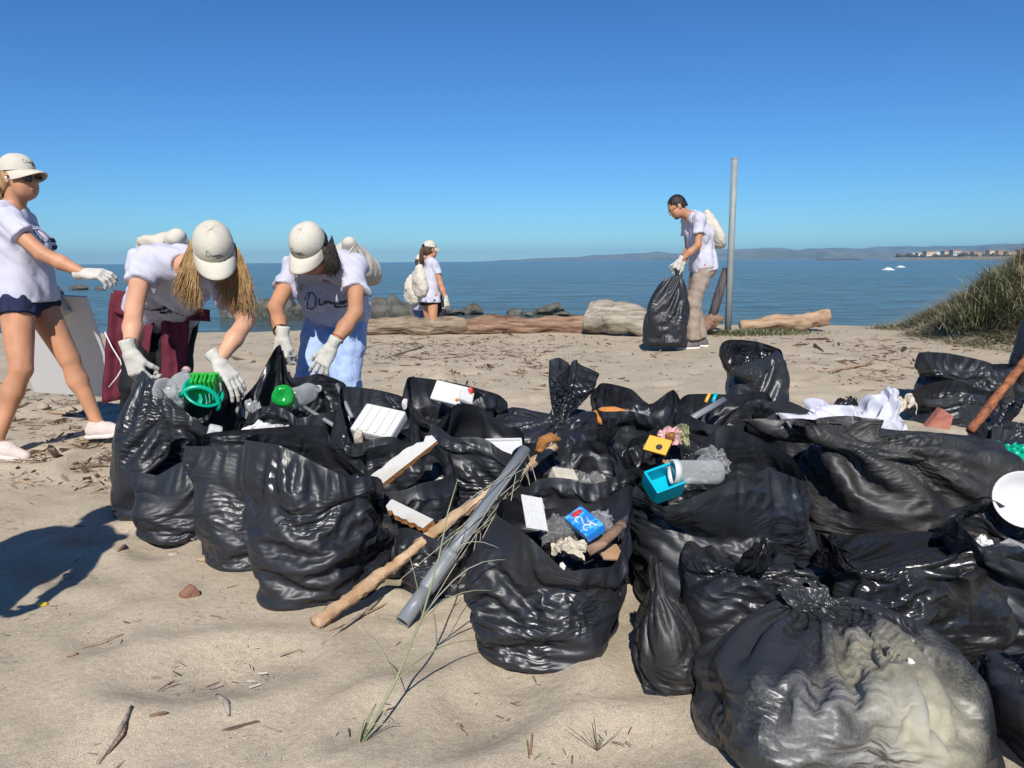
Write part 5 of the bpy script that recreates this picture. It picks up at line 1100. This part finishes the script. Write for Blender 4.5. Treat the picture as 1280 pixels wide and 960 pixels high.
twig('thin dark twig near the brown stone', (98, 825), (84, 830), .003, 'log_red'); twig('thin pale reed on the sand left of the brown stone', (100, 815), (155, 795), .002, 'log_tan'); twig('short dark stick near the shadow', (148, 693), (156, 684), .006, 'log_red')
twig('pale bleached stick in the wrack by the walking woman', (-10, 520), (35, 513), .012, 'log_tan'); twig('long pale stick lying behind the walking woman', (60, 519), (105, 523), .010, 'log_tan'); twig('pale branch on the sand in the drift of chips', (480, 452), (530, 436), .014, 'log_grey'); twig('long thin branch in the drift of chips', (640, 468), (725, 478), .010, 'log_tan')
twig('straight bleached stick near the half empty bag', (1028, 474), (1090, 462), .012, 'log_tan'); twig('bleached stick beside the shadow of the left volunteer', (15, 601), (40, 608), .007, 'log_tan'); twig('pale driftwood piece in front of the walking woman', (62, 575), (85, 580), .006, 'log_tan')
def stone(u, v_, r, mat, lab, seed, flat=.6, name='stone', cat='stone'):
    g = G(u, v_); z = float(terr_fine(np.array([g[0]]), np.array([g[1]]))[0]); return rock((g[0], g[1], z+r*flat*.45), (r, r*.8, r*flat), seed, mat, lab, cat, sub=4, name=name, smooth=True)
stone(238, 751, .034, M['stone_red'], 'rounded red brown stone on bare sand', 301, .72); stone(54, 516, .045, M['stone_tan'], 'round tan stone behind the walking woman', 302, .8)
stone(84, 716, .022, M['stone_tan'], 'small broken shell by the shadow on the sand', 303, .5); stone(216, 694, .022, M['log_grey'], 'flat driftwood chip on the sand below the black bags', 304, .35, 'wood_chip', 'wood chip')
stone(256, 704, .03, M['log_tan'], 'tan bark chip tucked under the black bags', 305, .35, 'wood_chip', 'wood chip'); stone(395, 758, .03, M['stone_tan'], 'pale stone touching the big front bag', 306, .6); stone(88, 548, .02, M['stone_red'], 'dark lump in the drift of wood chips', 307, .7)
M['yellow'] = pm('yellow_plastic', (.75, .52, .02), rough=.4); stone(52, 755, .018, M['yellow'], 'bright yellow plastic scrap on the sand', 308, .3, 'plastic_scrap', 'plastic scrap')
# ---------------------------------------------------------------- litter in and on the bags
PL = lambda n, c, r=.35, **k: pm(n, c, rough=r, **k)
M['clear'] = thin_plastic('clear_plastic', (.62, .64, .63), .22, .14); M['clear_green'] = thin_plastic('green_bottle_plastic', (.01, .42, .06), .55, .12); M['clear_film'] = thin_plastic('clear_film', (.6, .6, .6), .2, .2)
M['teal'] = PL('teal_plastic', (.0, .36, .22), .3); M['green'] = PL('bright_green_plastic', (.02, .36, .04), .4); M['foam'] = pm('white_foam', (.60, .595, .57), (.67, .66, .64), 60, .9, .3, 160); M['foam_c'] = pm('cream_foam', (.50, .44, .34), (.58, .52, .42), 30, .9, .6, 60)
M['white_p'] = PL('white_plastic_part', (.60, .60, .60), .4); M['red'] = PL('red_plastic', (.55, .03, .02), .4); M['orange'] = pm('orange_sponge', (.55, .20, .04), (.66, .28, .08), 30, .9, .6, 90); M['yel'] = PL('yellow_board', (.78, .42, .05), .5)
M['turq'] = PL('turquoise_plastic', (.0, .42, .55), .3); M['pvc'] = pm('grey_pvc', (.17, .19, .21), (.22, .235, .25), 6, .45, .15, 40, .5); M['hole_shade'] = PL('painted_hole_shade', (.03, .03, .03), .6); M['card'] = pm('brown_cardboard', (.36, .21, .11), (.43, .27, .15), 12, .9, .3, 60)
M['paint_w'] = pm('flaking_white_paint', (.56, .55, .52), (.42, .37, .31), 7, .7, .5, 30, lo=.5, hi=.75); M['raw'] = pm('broken_wood', (.30, .12, .035), (.50, .23, .08), 14, .85, .9, 40, .2, stretch=(1, 6, 6)); M['peeled'] = pm('peeled_stick', (.36, .22, .12), (.55, .39, .25), 14, .85, 1.0, 36, .2)
M['grey_p'] = PL('grey_plastic', (.22, .23, .25), .45); M['rust'] = pm('rusty_rod', (.16, .05, .02), (.36, .13, .05), 34, .8, .8, 60); M['reed'] = PL('dry_reed', (.36, .34, .26), .7); M['reed_g'] = PL('green_reed', (.27, .28, .15), .6); M['sheet_w'] = pm('white_sheet', (.50, .50, .58), (.57, .57, .64), 5, .45, .5, 18, .4)
M['brick'] = pm('red_shard', (.34, .10, .07), (.42, .16, .11), 20, .8, .4, 50); M['carton'] = None; M['pinkp'] = PL('pink_wrapper', (.62, .36, .36), .4); M['greyfilm'] = thin_plastic('grey_film', (.22, .22, .21), .5, .3)
def bottle(label, c, axis, L, r, mat, capm='white_p', group='plastic bottles in the bags'):
    ax = nrm(axis); R = frame(ax); e = empty('plastic_bottle', c-ax*L*.5, label, 'bottle', group)
    pr = [(.0, .012), (r*.45, .004), (r*.8, 0), (r, .018)]
    for k in range(5): z = L*(.10+.09*k); pr += [(r, z), (r*.94, z+L*.03), (r, z+L*.06)]
    pr += [(r*.98, L*.60), (r*.86, L*.70), (r*.55, L*.82), (r*.30, L*.89), (r*.30, L*.95)]
    v, f = lathe(pr, 24); v = v+np.stack([wob(v*30, 5, 1)*.003, wob(v*30, 6, 1)*.003, 0*v[:, 0]], 1); child('shell', *place((v, f), c-ax*L*.5, R), mat, e)
    child('bottle_cap', *place(lathe([(0, L*.985), (r*.36, L*.98), (r*.38, L*.93), (r*.34, L*.925)], 18), c-ax*L*.5, R), M[capm], e); return e
def crumple(name, label, c, size, mat, seed, cat, R=None, n=30, amp=.42, group=None):
    """crushed sheet: strongly folded patch"""
    r = np.random.default_rng(seed); g = np.stack(np.meshgrid(np.linspace(-.5, .5, n), np.linspace(-.5, .5, n), indexing='ij'), -1).reshape(-1, 2); sx, sy, sz = size
    d = np.abs(wob(g*2.6, seed, 2.0))+.28*np.abs(wob(g*6, seed+1, 2.0))-.5; rim_ = 1-.25*np.abs(wob(g*2.5, seed+2, 1.5)); q = np.stack([g[:, 0]*sx*rim_+.1*sx*wob(g*5, seed+5, 1.5), g[:, 1]*sy*rim_+.1*sy*wob(g*5, seed+6, 1.5), sz*d*amp*1.6-sz*1.2*(g**2).sum(1)*1.4], 1)
    if R is not None: q = q @ np.asarray(R).T
    return mesh_obj(name, q+c, grid_faces(n, n), mat, loc=c, smooth=True, label=label, cat=cat, group=group)
def slab(name, label, c, size, R, mat, cat, b=.006, group=None):
    v, f = place(box(*size, b), c, R); return mesh_obj(name, v, f, mat, loc=c, smooth=False, label=label, cat=cat, group=group)
# bag held by the blond woman
bottle('clear bottle with a pale cap lying in the bag held open', P(222, 488, 3.30), P(232, 462, 3.44)-P(210, 512, 3.2), .31, .052, M['clear'], 'pinkp')
bottle('crushed clear bottle with its base up beside the green tub', P(202, 496, 3.24), P(190, 520, 3.4)-P(204, 490, 3.16), .24, .048, M['clear'])
tc_ = P(250, 500, 3.30); R_ = rotm(38, 24, 20); tub = empty('green_tub', tc_, 'teal and bright green plastic tub in the bag held open', 'tub')
v, f = lathe([(.0, -.06), (.05, -.06), (.055, -.055), (.078, .05), (.086, .052), (.086, .06), (.074, .06), (.05, -.045), (.0, -.048)], 28); child('shell', *place((v, f), tc_, R_), M['teal'], tub)
v, f = join(*[place(box(.012, .05, .075, .003), (-.045+.018*i, .02, .03+.004*(i % 2))) for i in range(6)], place(box(.12, .012, .08, .003), (0, .048, .03))); child('ribbed_lid', *place((v, f), tc_+V(.035, -.02, .035), R_ @ rotm(0, -30, 0)), M['green'], tub)
v, f = tube([tc_+R_ @ V(.08*math.cos(t), .04*math.sin(t)-.05, .03+.06*math.sin(t)) for t in np.linspace(0, 3.14, 14)], .011, 10); child('handle', v, f, M['teal'], tub)
slab('white_cup', 'small white plastic cup on the slumped bag', P(268, 541, 3.12), (.055, .05, .06), rotm(10, 18, 25), M['white_p'], 'cup', .012)
crumple('plastic_sheet', 'crumpled pale grey sheet spilling behind the front bags', P(330, 534, 3.0), (.17, .1, .05), M['foam'], 11, 'plastic sheet', rotm(25, 0, 10))
# bag held by the woman in jeans
bottle('green plastic bottle with its base towards the open sand', P(357, 496, 3.38), P(366, 500, 3.65)-P(352, 496, 3.2), .24, .047, M['clear_green'])
bottle('clear bottle lying behind the green bottle', P(382, 492, 3.46), V(.3, .9, .05), .24, .045, M['clear'])
crumple('clear_bag', 'crumpled clear film at the mouth of the bag beside the green bottle', P(314, 508, 3.36), (.13, .12, .07), M['clear_film'], 13, 'film')
def rod(name, label, a, b, r, mat, cat, n=12): return mesh_obj(name, *tube([a, .5*(a+b), b], r, n), mat, loc=.5*(a+b), label=label, cat=cat)
rod('plastic_tube', 'thin grey tube sticking out beside the green bottle', P(374, 505, 3.42), P(424, 536, 3.16), .009, M['grey_p'], 'tube'); rod('plastic_tube', 'thin grey tube standing behind the white foam tray', P(421, 481, 3.4), P(440, 522, 3.2), .009, M['grey_p'], 'tube')
# foam tray
tr = P(474, 530, 3.10); R_ = rotm(36, 8, -20); e = empty('foam_tray', tr, 'white ridged foam tray in an open black bag', 'foam tray')
child('tray', *place(box(.185, .15, .05, .01), tr, R_), M['foam'], e, False)
for i in range(4): child('rib', *place(box(.012, .135, .008, .003), tr+R_ @ V(-.06+.04*i, 0, .027), R_), M['foam'], e, False)
crumple('strap', 'red plastic strap below the foam tray', P(460, 556, 3.0), (.07, .03, .02), M['red'], 17, 'strap'); rock(P(490, 566, 2.98), (.05, .035, .03), 410, M['foam_c'], 'cream foam lump below the foam tray', 'foam', name='foam_lump'); rock(P(448, 546, 3.02), (.03, .025, .04), 411, M['foam_c'], 'small cream foam lump left of the red strap', 'foam', name='foam_lump')
# tall bag
slab('foam_sheet', 'white foam sheet leaning in the tall open bag', P(562, 492, 3.36), (.15, .1, .018), rotm(48, 12, -10), M['foam'], 'foam', .008); slab('foam_sheet', 'small white foam corner beside the red bit', P(583, 496, 3.3), (.06, .07, .02), rotm(35, 25, 10), M['foam'], 'foam', .006)
rock(P(589, 488, 3.32), (.016, .016, .02), 412, M['red'], 'red plastic bit in the tall open bag', 'plastic scrap', name='plastic_scrap'); rock(P(571, 500, 3.28), (.012, .01, .012), 413, M['orange'], 'tiny orange scrap by the white foam corner', 'plastic scrap', name='plastic_scrap'); rock(P(506, 505, 3.24), (.015, .02, .035), 414, M['foam'], 'white foam chip at the edge of the tall open bag', 'foam', name='foam_chip')
# white box lid
lc_ = P(630, 563, 2.86); R_ = rotm(32, 0, 4); e = empty('box_lid', lc_, 'white rectangular box lid between bags near the stick', 'box lid')
child('panel', *place(box(.135, .10, .006, .002), lc_, R_), M['white_p'], e, False)
for sx, sy, w_, h_ in ((0, .048, .14, .008), (0, -.048, .14, .008), (.066, 0, .008, .1), (-.066, 0, .008, .1)): child('edge', *place(box(w_, h_, .016, .002), lc_+R_ @ V(sx, sy, .006), R_), M['white_p'], e, False)
# planks
def plank(label, a, b, wid, th, seed, roll):
    d = nrm(b-a); L = np.linalg.norm(b-a); R0 = frame(d, (0, 0, 1)); R0 = R0 @ rotm(0, 0, roll); r = np.random.default_rng(seed); n = 18; vs = []
    for i in range(n+1):
        t = i/n; jag = r.uniform(-.2, .2)*wid*(.4+.6*(t > .8)); tp = 1-(.75*max(0, t-.7)/.3)
        for x, z in ((-.5, .5), (.5*tp, .5), (.5*tp, -.5), (-.5, -.5)): vs.append(a+R0 @ V(x*wid+(jag if x > 0 else 0), z*th+(r.uniform(-.3, .3)*th if z < 0 else 0), 0)+d*L*t)
    vs = np.array(vs); top = [(4*i, 4*i+1, 4*i+5, 4*i+4) for i in range(n)]; oth = [(4*i+k, 4*i+(k+1) % 4, 4*i+4+(k+1) % 4, 4*i+4+k) for i in range(n) for k in (1, 2, 3)]+[(3, 2, 1, 0), (4*n, 4*n+1, 4*n+2, 4*n+3)]
    e = empty('broken_plank', .5*(a+b), label, 'plank', 'broken planks in the bags'); child('painted_face', vs+R0[:, 1]*.0015, top, M['paint_w'], e, False); child('raw_wood', vs, oth, M['raw'], e, False)
plank('long broken plank with flaking white paint and a jagged brown edge', P(446, 622, 2.58), P(542, 547, 2.68), .062, .016, 5, 28)
plank('short broken plank with an orange edge beside the peeled stick', P(536, 658, 2.4), P(484, 632, 2.52), .05, .018, 6, -20)
# peeled stick, driftwood knot, pipe
a, b = G(392, 783, .02), P(692, 556, 2.74); k = np.linspace(0, 1, 70)[:, None]; pts = a+(b-a)*k; pts = pts+np.stack([.006*wob(k*9, 3, 1), .006*wob(k*9, 4, 1), .008*wob(k*8, 5, 1)], 1)
mesh_obj('peeled_stick', *tube(pts, (.021+.005*wob(k*26, 7, 1))*np.linspace(1.05, .78, 70), 14, np.random.default_rng(4), .24), M['peeled'], loc=a, label='long peeled driftwood stick propped on the bags beside the grey pipe', cat='stick')
kn = P(684, 553, 2.62); mesh_obj('driftwood_knot', *tube([kn+V(-.03, -.02, -.03), kn+V(-.015, 0, .005), kn+V(.012, 0, .016), kn+V(.045, .01, .006)], [.012, .022, .018, .008], 9, np.random.default_rng(8), .25), M['raw'], loc=kn, label='orange driftwood knot at the top end of the grey pipe', cat='driftwood')
pa, pb_ = G(503, 778, .03), P(657, 562, 2.62); d = nrm(pb_-pa); L = np.linalg.norm(pb_-pa); R_ = frame(d); e = empty('plastic_pipe', pa, 'grey plastic drain pipe with a socket propped on the bags', 'pipe')
def ptube(r0, z0, z1, r1=None): r1 = r1 or r0; return lathe([(r0-.003, z0+.02), (r0-.003, z0), (r0, z0), (r1, z1), (r1-.003, z1), (r1-.003, z1-.05)], 24)
child('shaft', *place(ptube(.0215, .13, L, .0215), pa, R_), M['pvc'], e); child('lower_shaft', *place(ptube(.0225, .0, .15, .0225), pa, R_), M['pvc'], e)
child('socket', *place(lathe([(.0225, .12), (.0262, .13), (.0262, .24), (.0295, .242), (.0295, .262), (.0225, .266)], 24), pa, R_), M['pvc'], e); child('bore_shade', *place(lathe([(0, .004), (.0195, .004)], 24), pa, R_), M['hole_shade'], e)  # flat dark disc in the pipe mouth, its colour standing for the shade inside
# reeds along the pipe and the green stem
rg = np.random.default_rng(15)
for i in range(18):
    t0 = rg.uniform(.45, 1.0); p0 = pa+d*L*t0+V(rg.uniform(.01, .05), rg.uniform(-.04, .0), rg.uniform(-.03, .02)); ln = rg.uniform(.22, .5); dd = nrm(-d+rg.normal(size=3)*[.30, .22, .16]+V(.05, -.05, -.02)); p1 = p0+dd*ln; p1[2] = max(p1[2], .01); m_ = .5*(p0+p1)+rg.normal(size=3)*.012
    mesh_obj('dry_reed', *tube([p0, .5*(p0+m_), m_, .5*(m_+p1), p1], [.0013, .0016, .0016, .0013, .0008], 5), M['reed'], loc=p0, label='thin dry reed bundled along the grey pipe', cat='reed', group='dry reeds along the grey pipe')
twig('thin dry branch on the sand below the peeled stick', (402, 812), (480, 752), .004, 'log_grey'); twig('pale cane beside the thin dry branch', (410, 797), (520, 735), .0028, 'log_tan')
plant = empty('reed_plant', G(445, 938), 'tall leaning green reed growing from bare sand in front of the bags', 'plant')
g0 = G(447, 935); spts = [g0+V(0, 0, -.01), P(495, 850, 1.66), P(528, 770, 1.80), P(548, 700, 1.95), P(560, 640, 2.05), P(572, 600, 2.1)]
child('stem', *tube(spts, [.0035, .003, .0028, .0025, .002, .0012], 6), M['reed_g'], plant)
def leaf(a, b, sag, mat='reed_g', w_=.004, root=None):
    k = 7; m_ = []
    for i in range(k): t = i/(k-1); m_.append(a+(b-a)*t+V(0, 0, sag*math.sin(math.pi*t)))
    return child('leaf', *tube(m_, [w_*(.5+math.sin(math.pi*min(1, .12+.88*i/(k-1)))*.7)*.6+.0004 for i in range(k)], 4, flat=.3), M[mat], root)
for a_, b_, sg_ in ((spts[1], P(458, 790, 1.72), .02), (spts[1], P(600, 800, 1.9), .03), (spts[2], P(625, 740, 1.95), .03), (spts[2], P(640, 700, 1.95), .05), (spts[3], P(632, 690, 1.97), .04), (spts[3], P(600, 640, 2.0), .02), (spts[2], P(510, 690, 1.85), .02), (spts[0], G(480, 900, .05), .02), (spts[0], G(500, 905, .03), .03), (spts[0], P(470, 880, 1.66), .01), (spts[0], G(455, 900, .06), .01)): leaf(a_, b_, sg_, 'reed_g' if sg_ < .035 else 'reed', root=plant)
for (u, v_, n_, lab) in ((747, 938, 7, 'small dry sprout on the sand below the bag with the blue carton'), (662, 955, 4, 'tiny dry sprout at the bottom edge of the sand')):
    g = G(u, v_); e = empty('dry_sprout', g, lab, 'plant'); rg = np.random.default_rng(u)
    for i in range(n_): leaf(g, g+V(rg.normal()*.03, rg.normal()*.02, rg.uniform(.03, .075)), .0, 'reed_g' if i % 2 else 'log_red', .003, e)
# front bag: carton, card, crumples
def carton_mat():
    m = pm('blue_carton', (.02, .20, .62), rough=.35); t = m.node_tree; N = t.nodes; L = t.links; b = N['Principled BSDF']; tc = N.new('ShaderNodeTexCoord')
    n = N.new('ShaderNodeTexNoise'); n.inputs['Scale'].default_value = 26; n.inputs['Distortion'].default_value = 1.5; L.new(tc.outputs['Object'], n.inputs['Vector'])
    cr = N.new('ShaderNodeValToRGB'); e = cr.color_ramp.elements; e[0].position = .52; e[1].position = .6; e[0].color = (.02, .22, .65, 1); e[1].color = (.10, .45, .82, 1); L.new(n.outputs['Fac'], cr.inputs[0]); L.new(cr.outputs[0], b.inputs['Base Color']); return m
M['carton'] = carton_mat(); cc = P(731, 655, 2.04); R_ = rotm(28, 10, -62); e = empty('drink_carton', cc, 'crushed blue drink carton with white swirls and a red patch', 'carton')
v, f = box(.115, .06, .03, .005); v = v*(1+.05*wob(v*40, 4, 1))[:, None]; child('carton_body', *place((v, f), cc, R_), M['carton'], e, False)
tree = BVHTree.FromPolygons([tuple(q) for q in place((v, f), cc, R_)[0]], [tuple(q) for q in f])
for sw in ([arc(-.2, -.25, .2, .3, 20, 300), arc(.25, .1, .25, .35, 200, 420), arc(.55, -.3, .2, .35, 60, 330), [(-.1, .5), (.3, .2), (.8, .45)]],): child('white_swirl', *strokes(sw, cc, R_[:, 0]*.06, R_[:, 1]*.03, R_[:, 2], tree, .0022, .0005), M['white_p'], e)
child('red_patch', *strokes([arc(-.62, .1, .12, .5, 0, 360), [(-.62, -.3), (-.6, .5)], [(-.7, .0), (-.5, .2)]], cc, R_[:, 0]*.06, R_[:, 1]*.03, R_[:, 2], tree, .003, .0005), M['red'], e)
slab('card_sheet', 'torn white card corner in the bag with the blue carton', P(668, 641, 2.03), (.07, .10, .004), rotm(48, 18, 30), M['foam'], 'card', .001)
crumple('grey_film', 'crumpled grey film left of the blue carton', P(702, 655, 2.06), (.12, .10, .06), M['greyfilm'], 23, 'film', rotm(30, 0, 0)); crumple('clear_wrap', 'crumpled clear wrap right of the blue carton', P(752, 650, 2.07), (.10, .10, .05), M['clear_film'], 25, 'film', rotm(35, 0, 20)); crumple('paper_scraps', 'dirty white paper scraps below the blue carton', P(712, 678, 1.99), (.10, .05, .035), M['foam_c'], 27, 'paper', rotm(30, 0, -25))
slab('cardboard_piece', 'brown cardboard piece in the bag with the blue carton', P(763, 690, 2.03), (.07, .06, .006), rotm(25, 12, 25), M['card'], 'cardboard', .001); mesh_obj('ribbed_hose', *tube([P(735, 690, 1.98), P(752, 680, 2.0), P(778, 655, 2.06)], .014, 12, np.random.default_rng(2), .12), M['log_red'], loc=P(752, 680, 2.0), label='brown ribbed hose below the blue carton', cat='hose')
slab('foam_block', 'cream foam block in the open bag behind the blue carton', P(704, 598, 2.55), (.085, .06, .05), rotm(25, 12, 20), M['foam_c'], 'foam', .008); crumple('grey_film', 'crumpled dark film behind the cream foam block', P(735, 592, 2.6), (.12, .09, .05), M['greyfilm'], 29, 'film')
# right middle
v, f = lathe([(.0, -.03), (.07, -.03), (.09, .0), (.07, .03), (.0, .03)], 9); v = v*[1.1, .55, .8]*(1+.12*wob(v*30, 3, 1))[:, None]; c_ = P(763, 521, 3.2); mesh_obj('sponge', *place((v, f), c_, rotm(40, 0, -12)), M['orange'], loc=c_, label='worn orange sponge in the peaked open bag', cat='sponge')
crumple('clear_film', 'clear crumpled film beside the orange sponge', P(799, 520, 3.22), (.12, .12, .07), M['clear_film'], 31, 'film', rotm(40, 0, 0))
yc = P(822, 557, 2.68); R_ = rotm(42, 8, -32); e = empty('yellow_board', yc, 'yellow plastic board with a round hole', 'plastic board'); child('board', *place(box(.085, .065, .012, .003), yc, R_), M['yel'], e, False); child('hole', *place(lathe([(0, .0075), (.012, .0075)], 18), yc+R_ @ V(.01, -.008, 0), R_), M['hole_shade'], e)  # hole is a flat dark disc on the face, shade put in as colour
crumple('wrapper', 'pink and brown food wrapper beside the yellow board', P(842, 541, 2.76), (.09, .08, .05), M['pinkp'], 33, 'wrapper', rotm(40, 0, 20)); crumple('wrapper', 'pale green wrapper beside the pink wrapper', P(855, 538, 2.78), (.05, .09, .04), M['reed_g'], 35, 'wrapper', rotm(40, 0, 0)); rock(P(838, 546, 2.72), (.025, .02, .03), 420, M['raw'], 'brown sponge lump between the wrappers', 'sponge', name='sponge_lump')
tq = P(829, 604, 2.38); R_ = rotm(38, -14, 18); e = empty('turquoise_tub', tq, 'turquoise plastic tub lying in the wide open bag', 'tub')
for sx, sy, sz, px_, py_, pz_ in ((.10, .008, .07, 0, -.04, 0), (.10, .008, .07, 0, .04, 0), (.008, .08, .07, .048, 0, 0), (.008, .08, .07, -.048, 0, 0), (.096, .076, .008, 0, 0, -.03)): child('side', *place(box(sx, sy, sz, .002), tq+R_ @ V(px_, py_, pz_), R_), M['turq'], e, False)
jc = P(868, 590, 2.38); e = empty('clear_jar', jc, 'clear plastic jar with a white rim lying beside the turquoise tub', 'jar'); R_ = frame(V(-1, -.15, .05)); child('jar_body', *place(lathe([(.0, -.09), (.034, -.088), (.038, -.075), (.038, .04), (.036, .052), (.036, .06)], 26), jc, R_), M['clear'], e); child('rim', *place(lathe([(.034, .055), (.040, .055), (.040, .075), (.034, .075), (.034, .055)], 26), jc, R_), M['white_p'], e)
crumple('silver_film', 'glossy clear film crumpled beside the clear jar', P(895, 572, 2.42), (.10, .08, .05), M['clear_film'], 37, 'film', rotm(50, 0, 0))
rod('grey_pole_piece', 'grey plastic strip lying across the sagging bag', P(862, 525, 3.04), P(905, 500, 3.22), .016, M['grey_p'], 'strip', 4); rod('lighter', 'yellow lighter in the sagging bag', P(882, 503, 3.18), P(887, 492, 3.2), .007, M['yel'], 'lighter', 8); rod('blue_straw', 'light blue plastic bit beside the yellow lighter', P(891, 503, 3.18), P(895, 492, 3.2), .008, M['turq'], 'plastic scrap', 8)
# white sheets and shards on the right
crumple('plastic_sheet', 'wrinkled lavender white plastic sheet on top of the right pile', P(1035, 510, 3.10), (.34, .24, .13), M['sheet_w'], 43, 'plastic sheet', rotm(18, 0, 0), 44, .26); crumple('plastic_sheet', 'bulging white plastic sheet next to the red shard', P(1112, 506, 3.12), (.26, .22, .19), M['sheet_w'], 45, 'plastic sheet', rotm(30, 0, 15), 44, .24)
crumple('foam_scrap', 'beige crumbly foam on the bulging white sheet', P(1130, 500, 3.2), (.10, .10, .06), M['foam_c'], 46, 'foam', rotm(20, 0, 0)); crumple('film_strip', 'twisted black strip on the white sheets', P(1058, 500, 3.14), (.10, .05, .04), M['bag_smoke'], 47, 'film', rotm(20, 0, 20))
c_ = P(1176, 527, 2.84); v = np.array([(-.05, 0, -.02), (.03, -.01, -.03), (.045, 0, .02), (.0, .0, .05), (-.05, .03, -.02), (.03, .03, -.03), (.045, .03, .02), (0, .03, .05)]); mesh_obj('plastic_shard', v+c_, [(0, 1, 2, 3), (7, 6, 5, 4), (0, 4, 5, 1), (1, 5, 6, 2), (2, 6, 7, 3), (3, 7, 4, 0)], M['brick'], loc=c_, smooth=False, label='broken brick red shard on the huge dusty bag', cat='shard')
ra, rb = P(1224, 524, 2.85), P(1300, 428, 3.0); mesh_obj('rusty_rod', *tube([ra+(rb-ra)*t for t in np.linspace(-.15, 1, 24)], .016, 12, np.random.default_rng(6), .2), M['rust'], loc=ra, label='rust coloured wooden rod sticking out of the right pile', cat='rod')
crumple('teal_sheet', 'teal plastic sheet at the edge of the right pile', P(1274, 568, 2.70), (.20, .16, .07), M['teal'], 49, 'plastic sheet', rotm(35, 0, 0), 26, .4)
bc = P(1276, 628, 2.2); v, f = lathe([(.0, .0), (.035, .003), (.065, .02), (.08, .045), (.084, .045), (.068, .016), (.035, -.003), (.0, -.005)], 36); mesh_obj('white_bowl', *place((v, f), bc, rotm(62, 0, -20)), M['white_p'], loc=bc, label='white plastic bowl tipped over on the dark bag', cat='bowl')
# sandy bag details
sb = [b for b in BAGS if 'sandy' in b['m']][0]; tree = BVHTree.FromPolygons([tuple(q) for q in sb['P'].reshape(-1, 3)], [tuple(int(i) for i in q) for q in SB_F])
for (u, v_, r, mt, lab) in ((1138, 829, .012, 'foam', 'white scrap showing through the sandy grey bag'), (1079, 748, .009, 'red', 'red scrap poking out near the neck of the sandy grey bag')):
    o_ = V(0, 0, CAMZ); dd = nrm(ray(u, v_)); h = tree.ray_cast(Vector(o_), Vector(dd), 5)
    if h[0] is not None: rock(np.array(h[0]), (r, r*.5, r*1.2), 430+u, M[mt], lab, 'plastic scrap', name='plastic_scrap')
# board carried by the walking woman
bd = P(75, 433, 4.92); e = empty('white_board', bd, 'large white board carried by the walking woman', 'board'); child('panel', *place(box(.60, .018, .74, .004), bd, rotm(24, 3, -6)), M['white_p'], e, False)
child('foot', *place(box(.025, .03, .07, .003), bd+V(-.07, .18, -.32), rotm(0, -25, 0)), M['pvc'], e, False)

# small dirty scraps that fill the open mouths
SC = [('white', M['foam']), ('cream', M['foam_c']), ('clear', M['clear_film']), ('brown', M['card']), ('grey', M['greyfilm']), ('blue', M['turq']), ('black', M['bag_smoke']), ('red', M['red']), ('green', M['reed_g']), ('orange', M['raw'])]
rs = np.random.default_rng(91)
for b in BAGS:
    if 'ring' not in b: continue
    ring = b['ring']; c0 = ring.mean(0); used = set()
    where = ' '.join(b['label'].split(',')[0].split()[:11])
    for k in range(6):
        ci = int(rs.choice(len(SC), p=[.16, .15, .12, .15, .12, .05, .14, .03, .04, .04]))
        if ci in used: continue
        used.add(ci); q = ring[rs.integers(len(ring))]; t = rs.uniform(.15, .8); p_ = c0+(q-c0)*t+V(0, 0, rs.uniform(-.012, .012)); sz = rs.uniform(.04, .085); nm, mt = SC[ci]
        if rs.uniform() < .62: crumple('litter_scrap', f'{nm} scrap in the {where}', p_, (sz, sz*rs.uniform(.5, 1), sz*.55), mt, 500+int(rs.integers(900)), 'litter', rotm(rs.normal()*25, rs.normal()*25, rs.uniform(0, 360)), 16, .4)
        else:
            v, f = box(sz*rs.uniform(.7, 1.4), sz*rs.uniform(.35, .7), sz*rs.uniform(.08, .4), .003); v = v*(1+.12*wob(v*25, int(rs.integers(99)), 1))[:, None]
            mesh_obj('litter_scrap', *place((v, f), p_, rotm(rs.normal()*30, rs.normal()*30, rs.uniform(0, 360))), mt, loc=p_, smooth=False, label=f'{nm} scrap in the {where}', cat='litter')
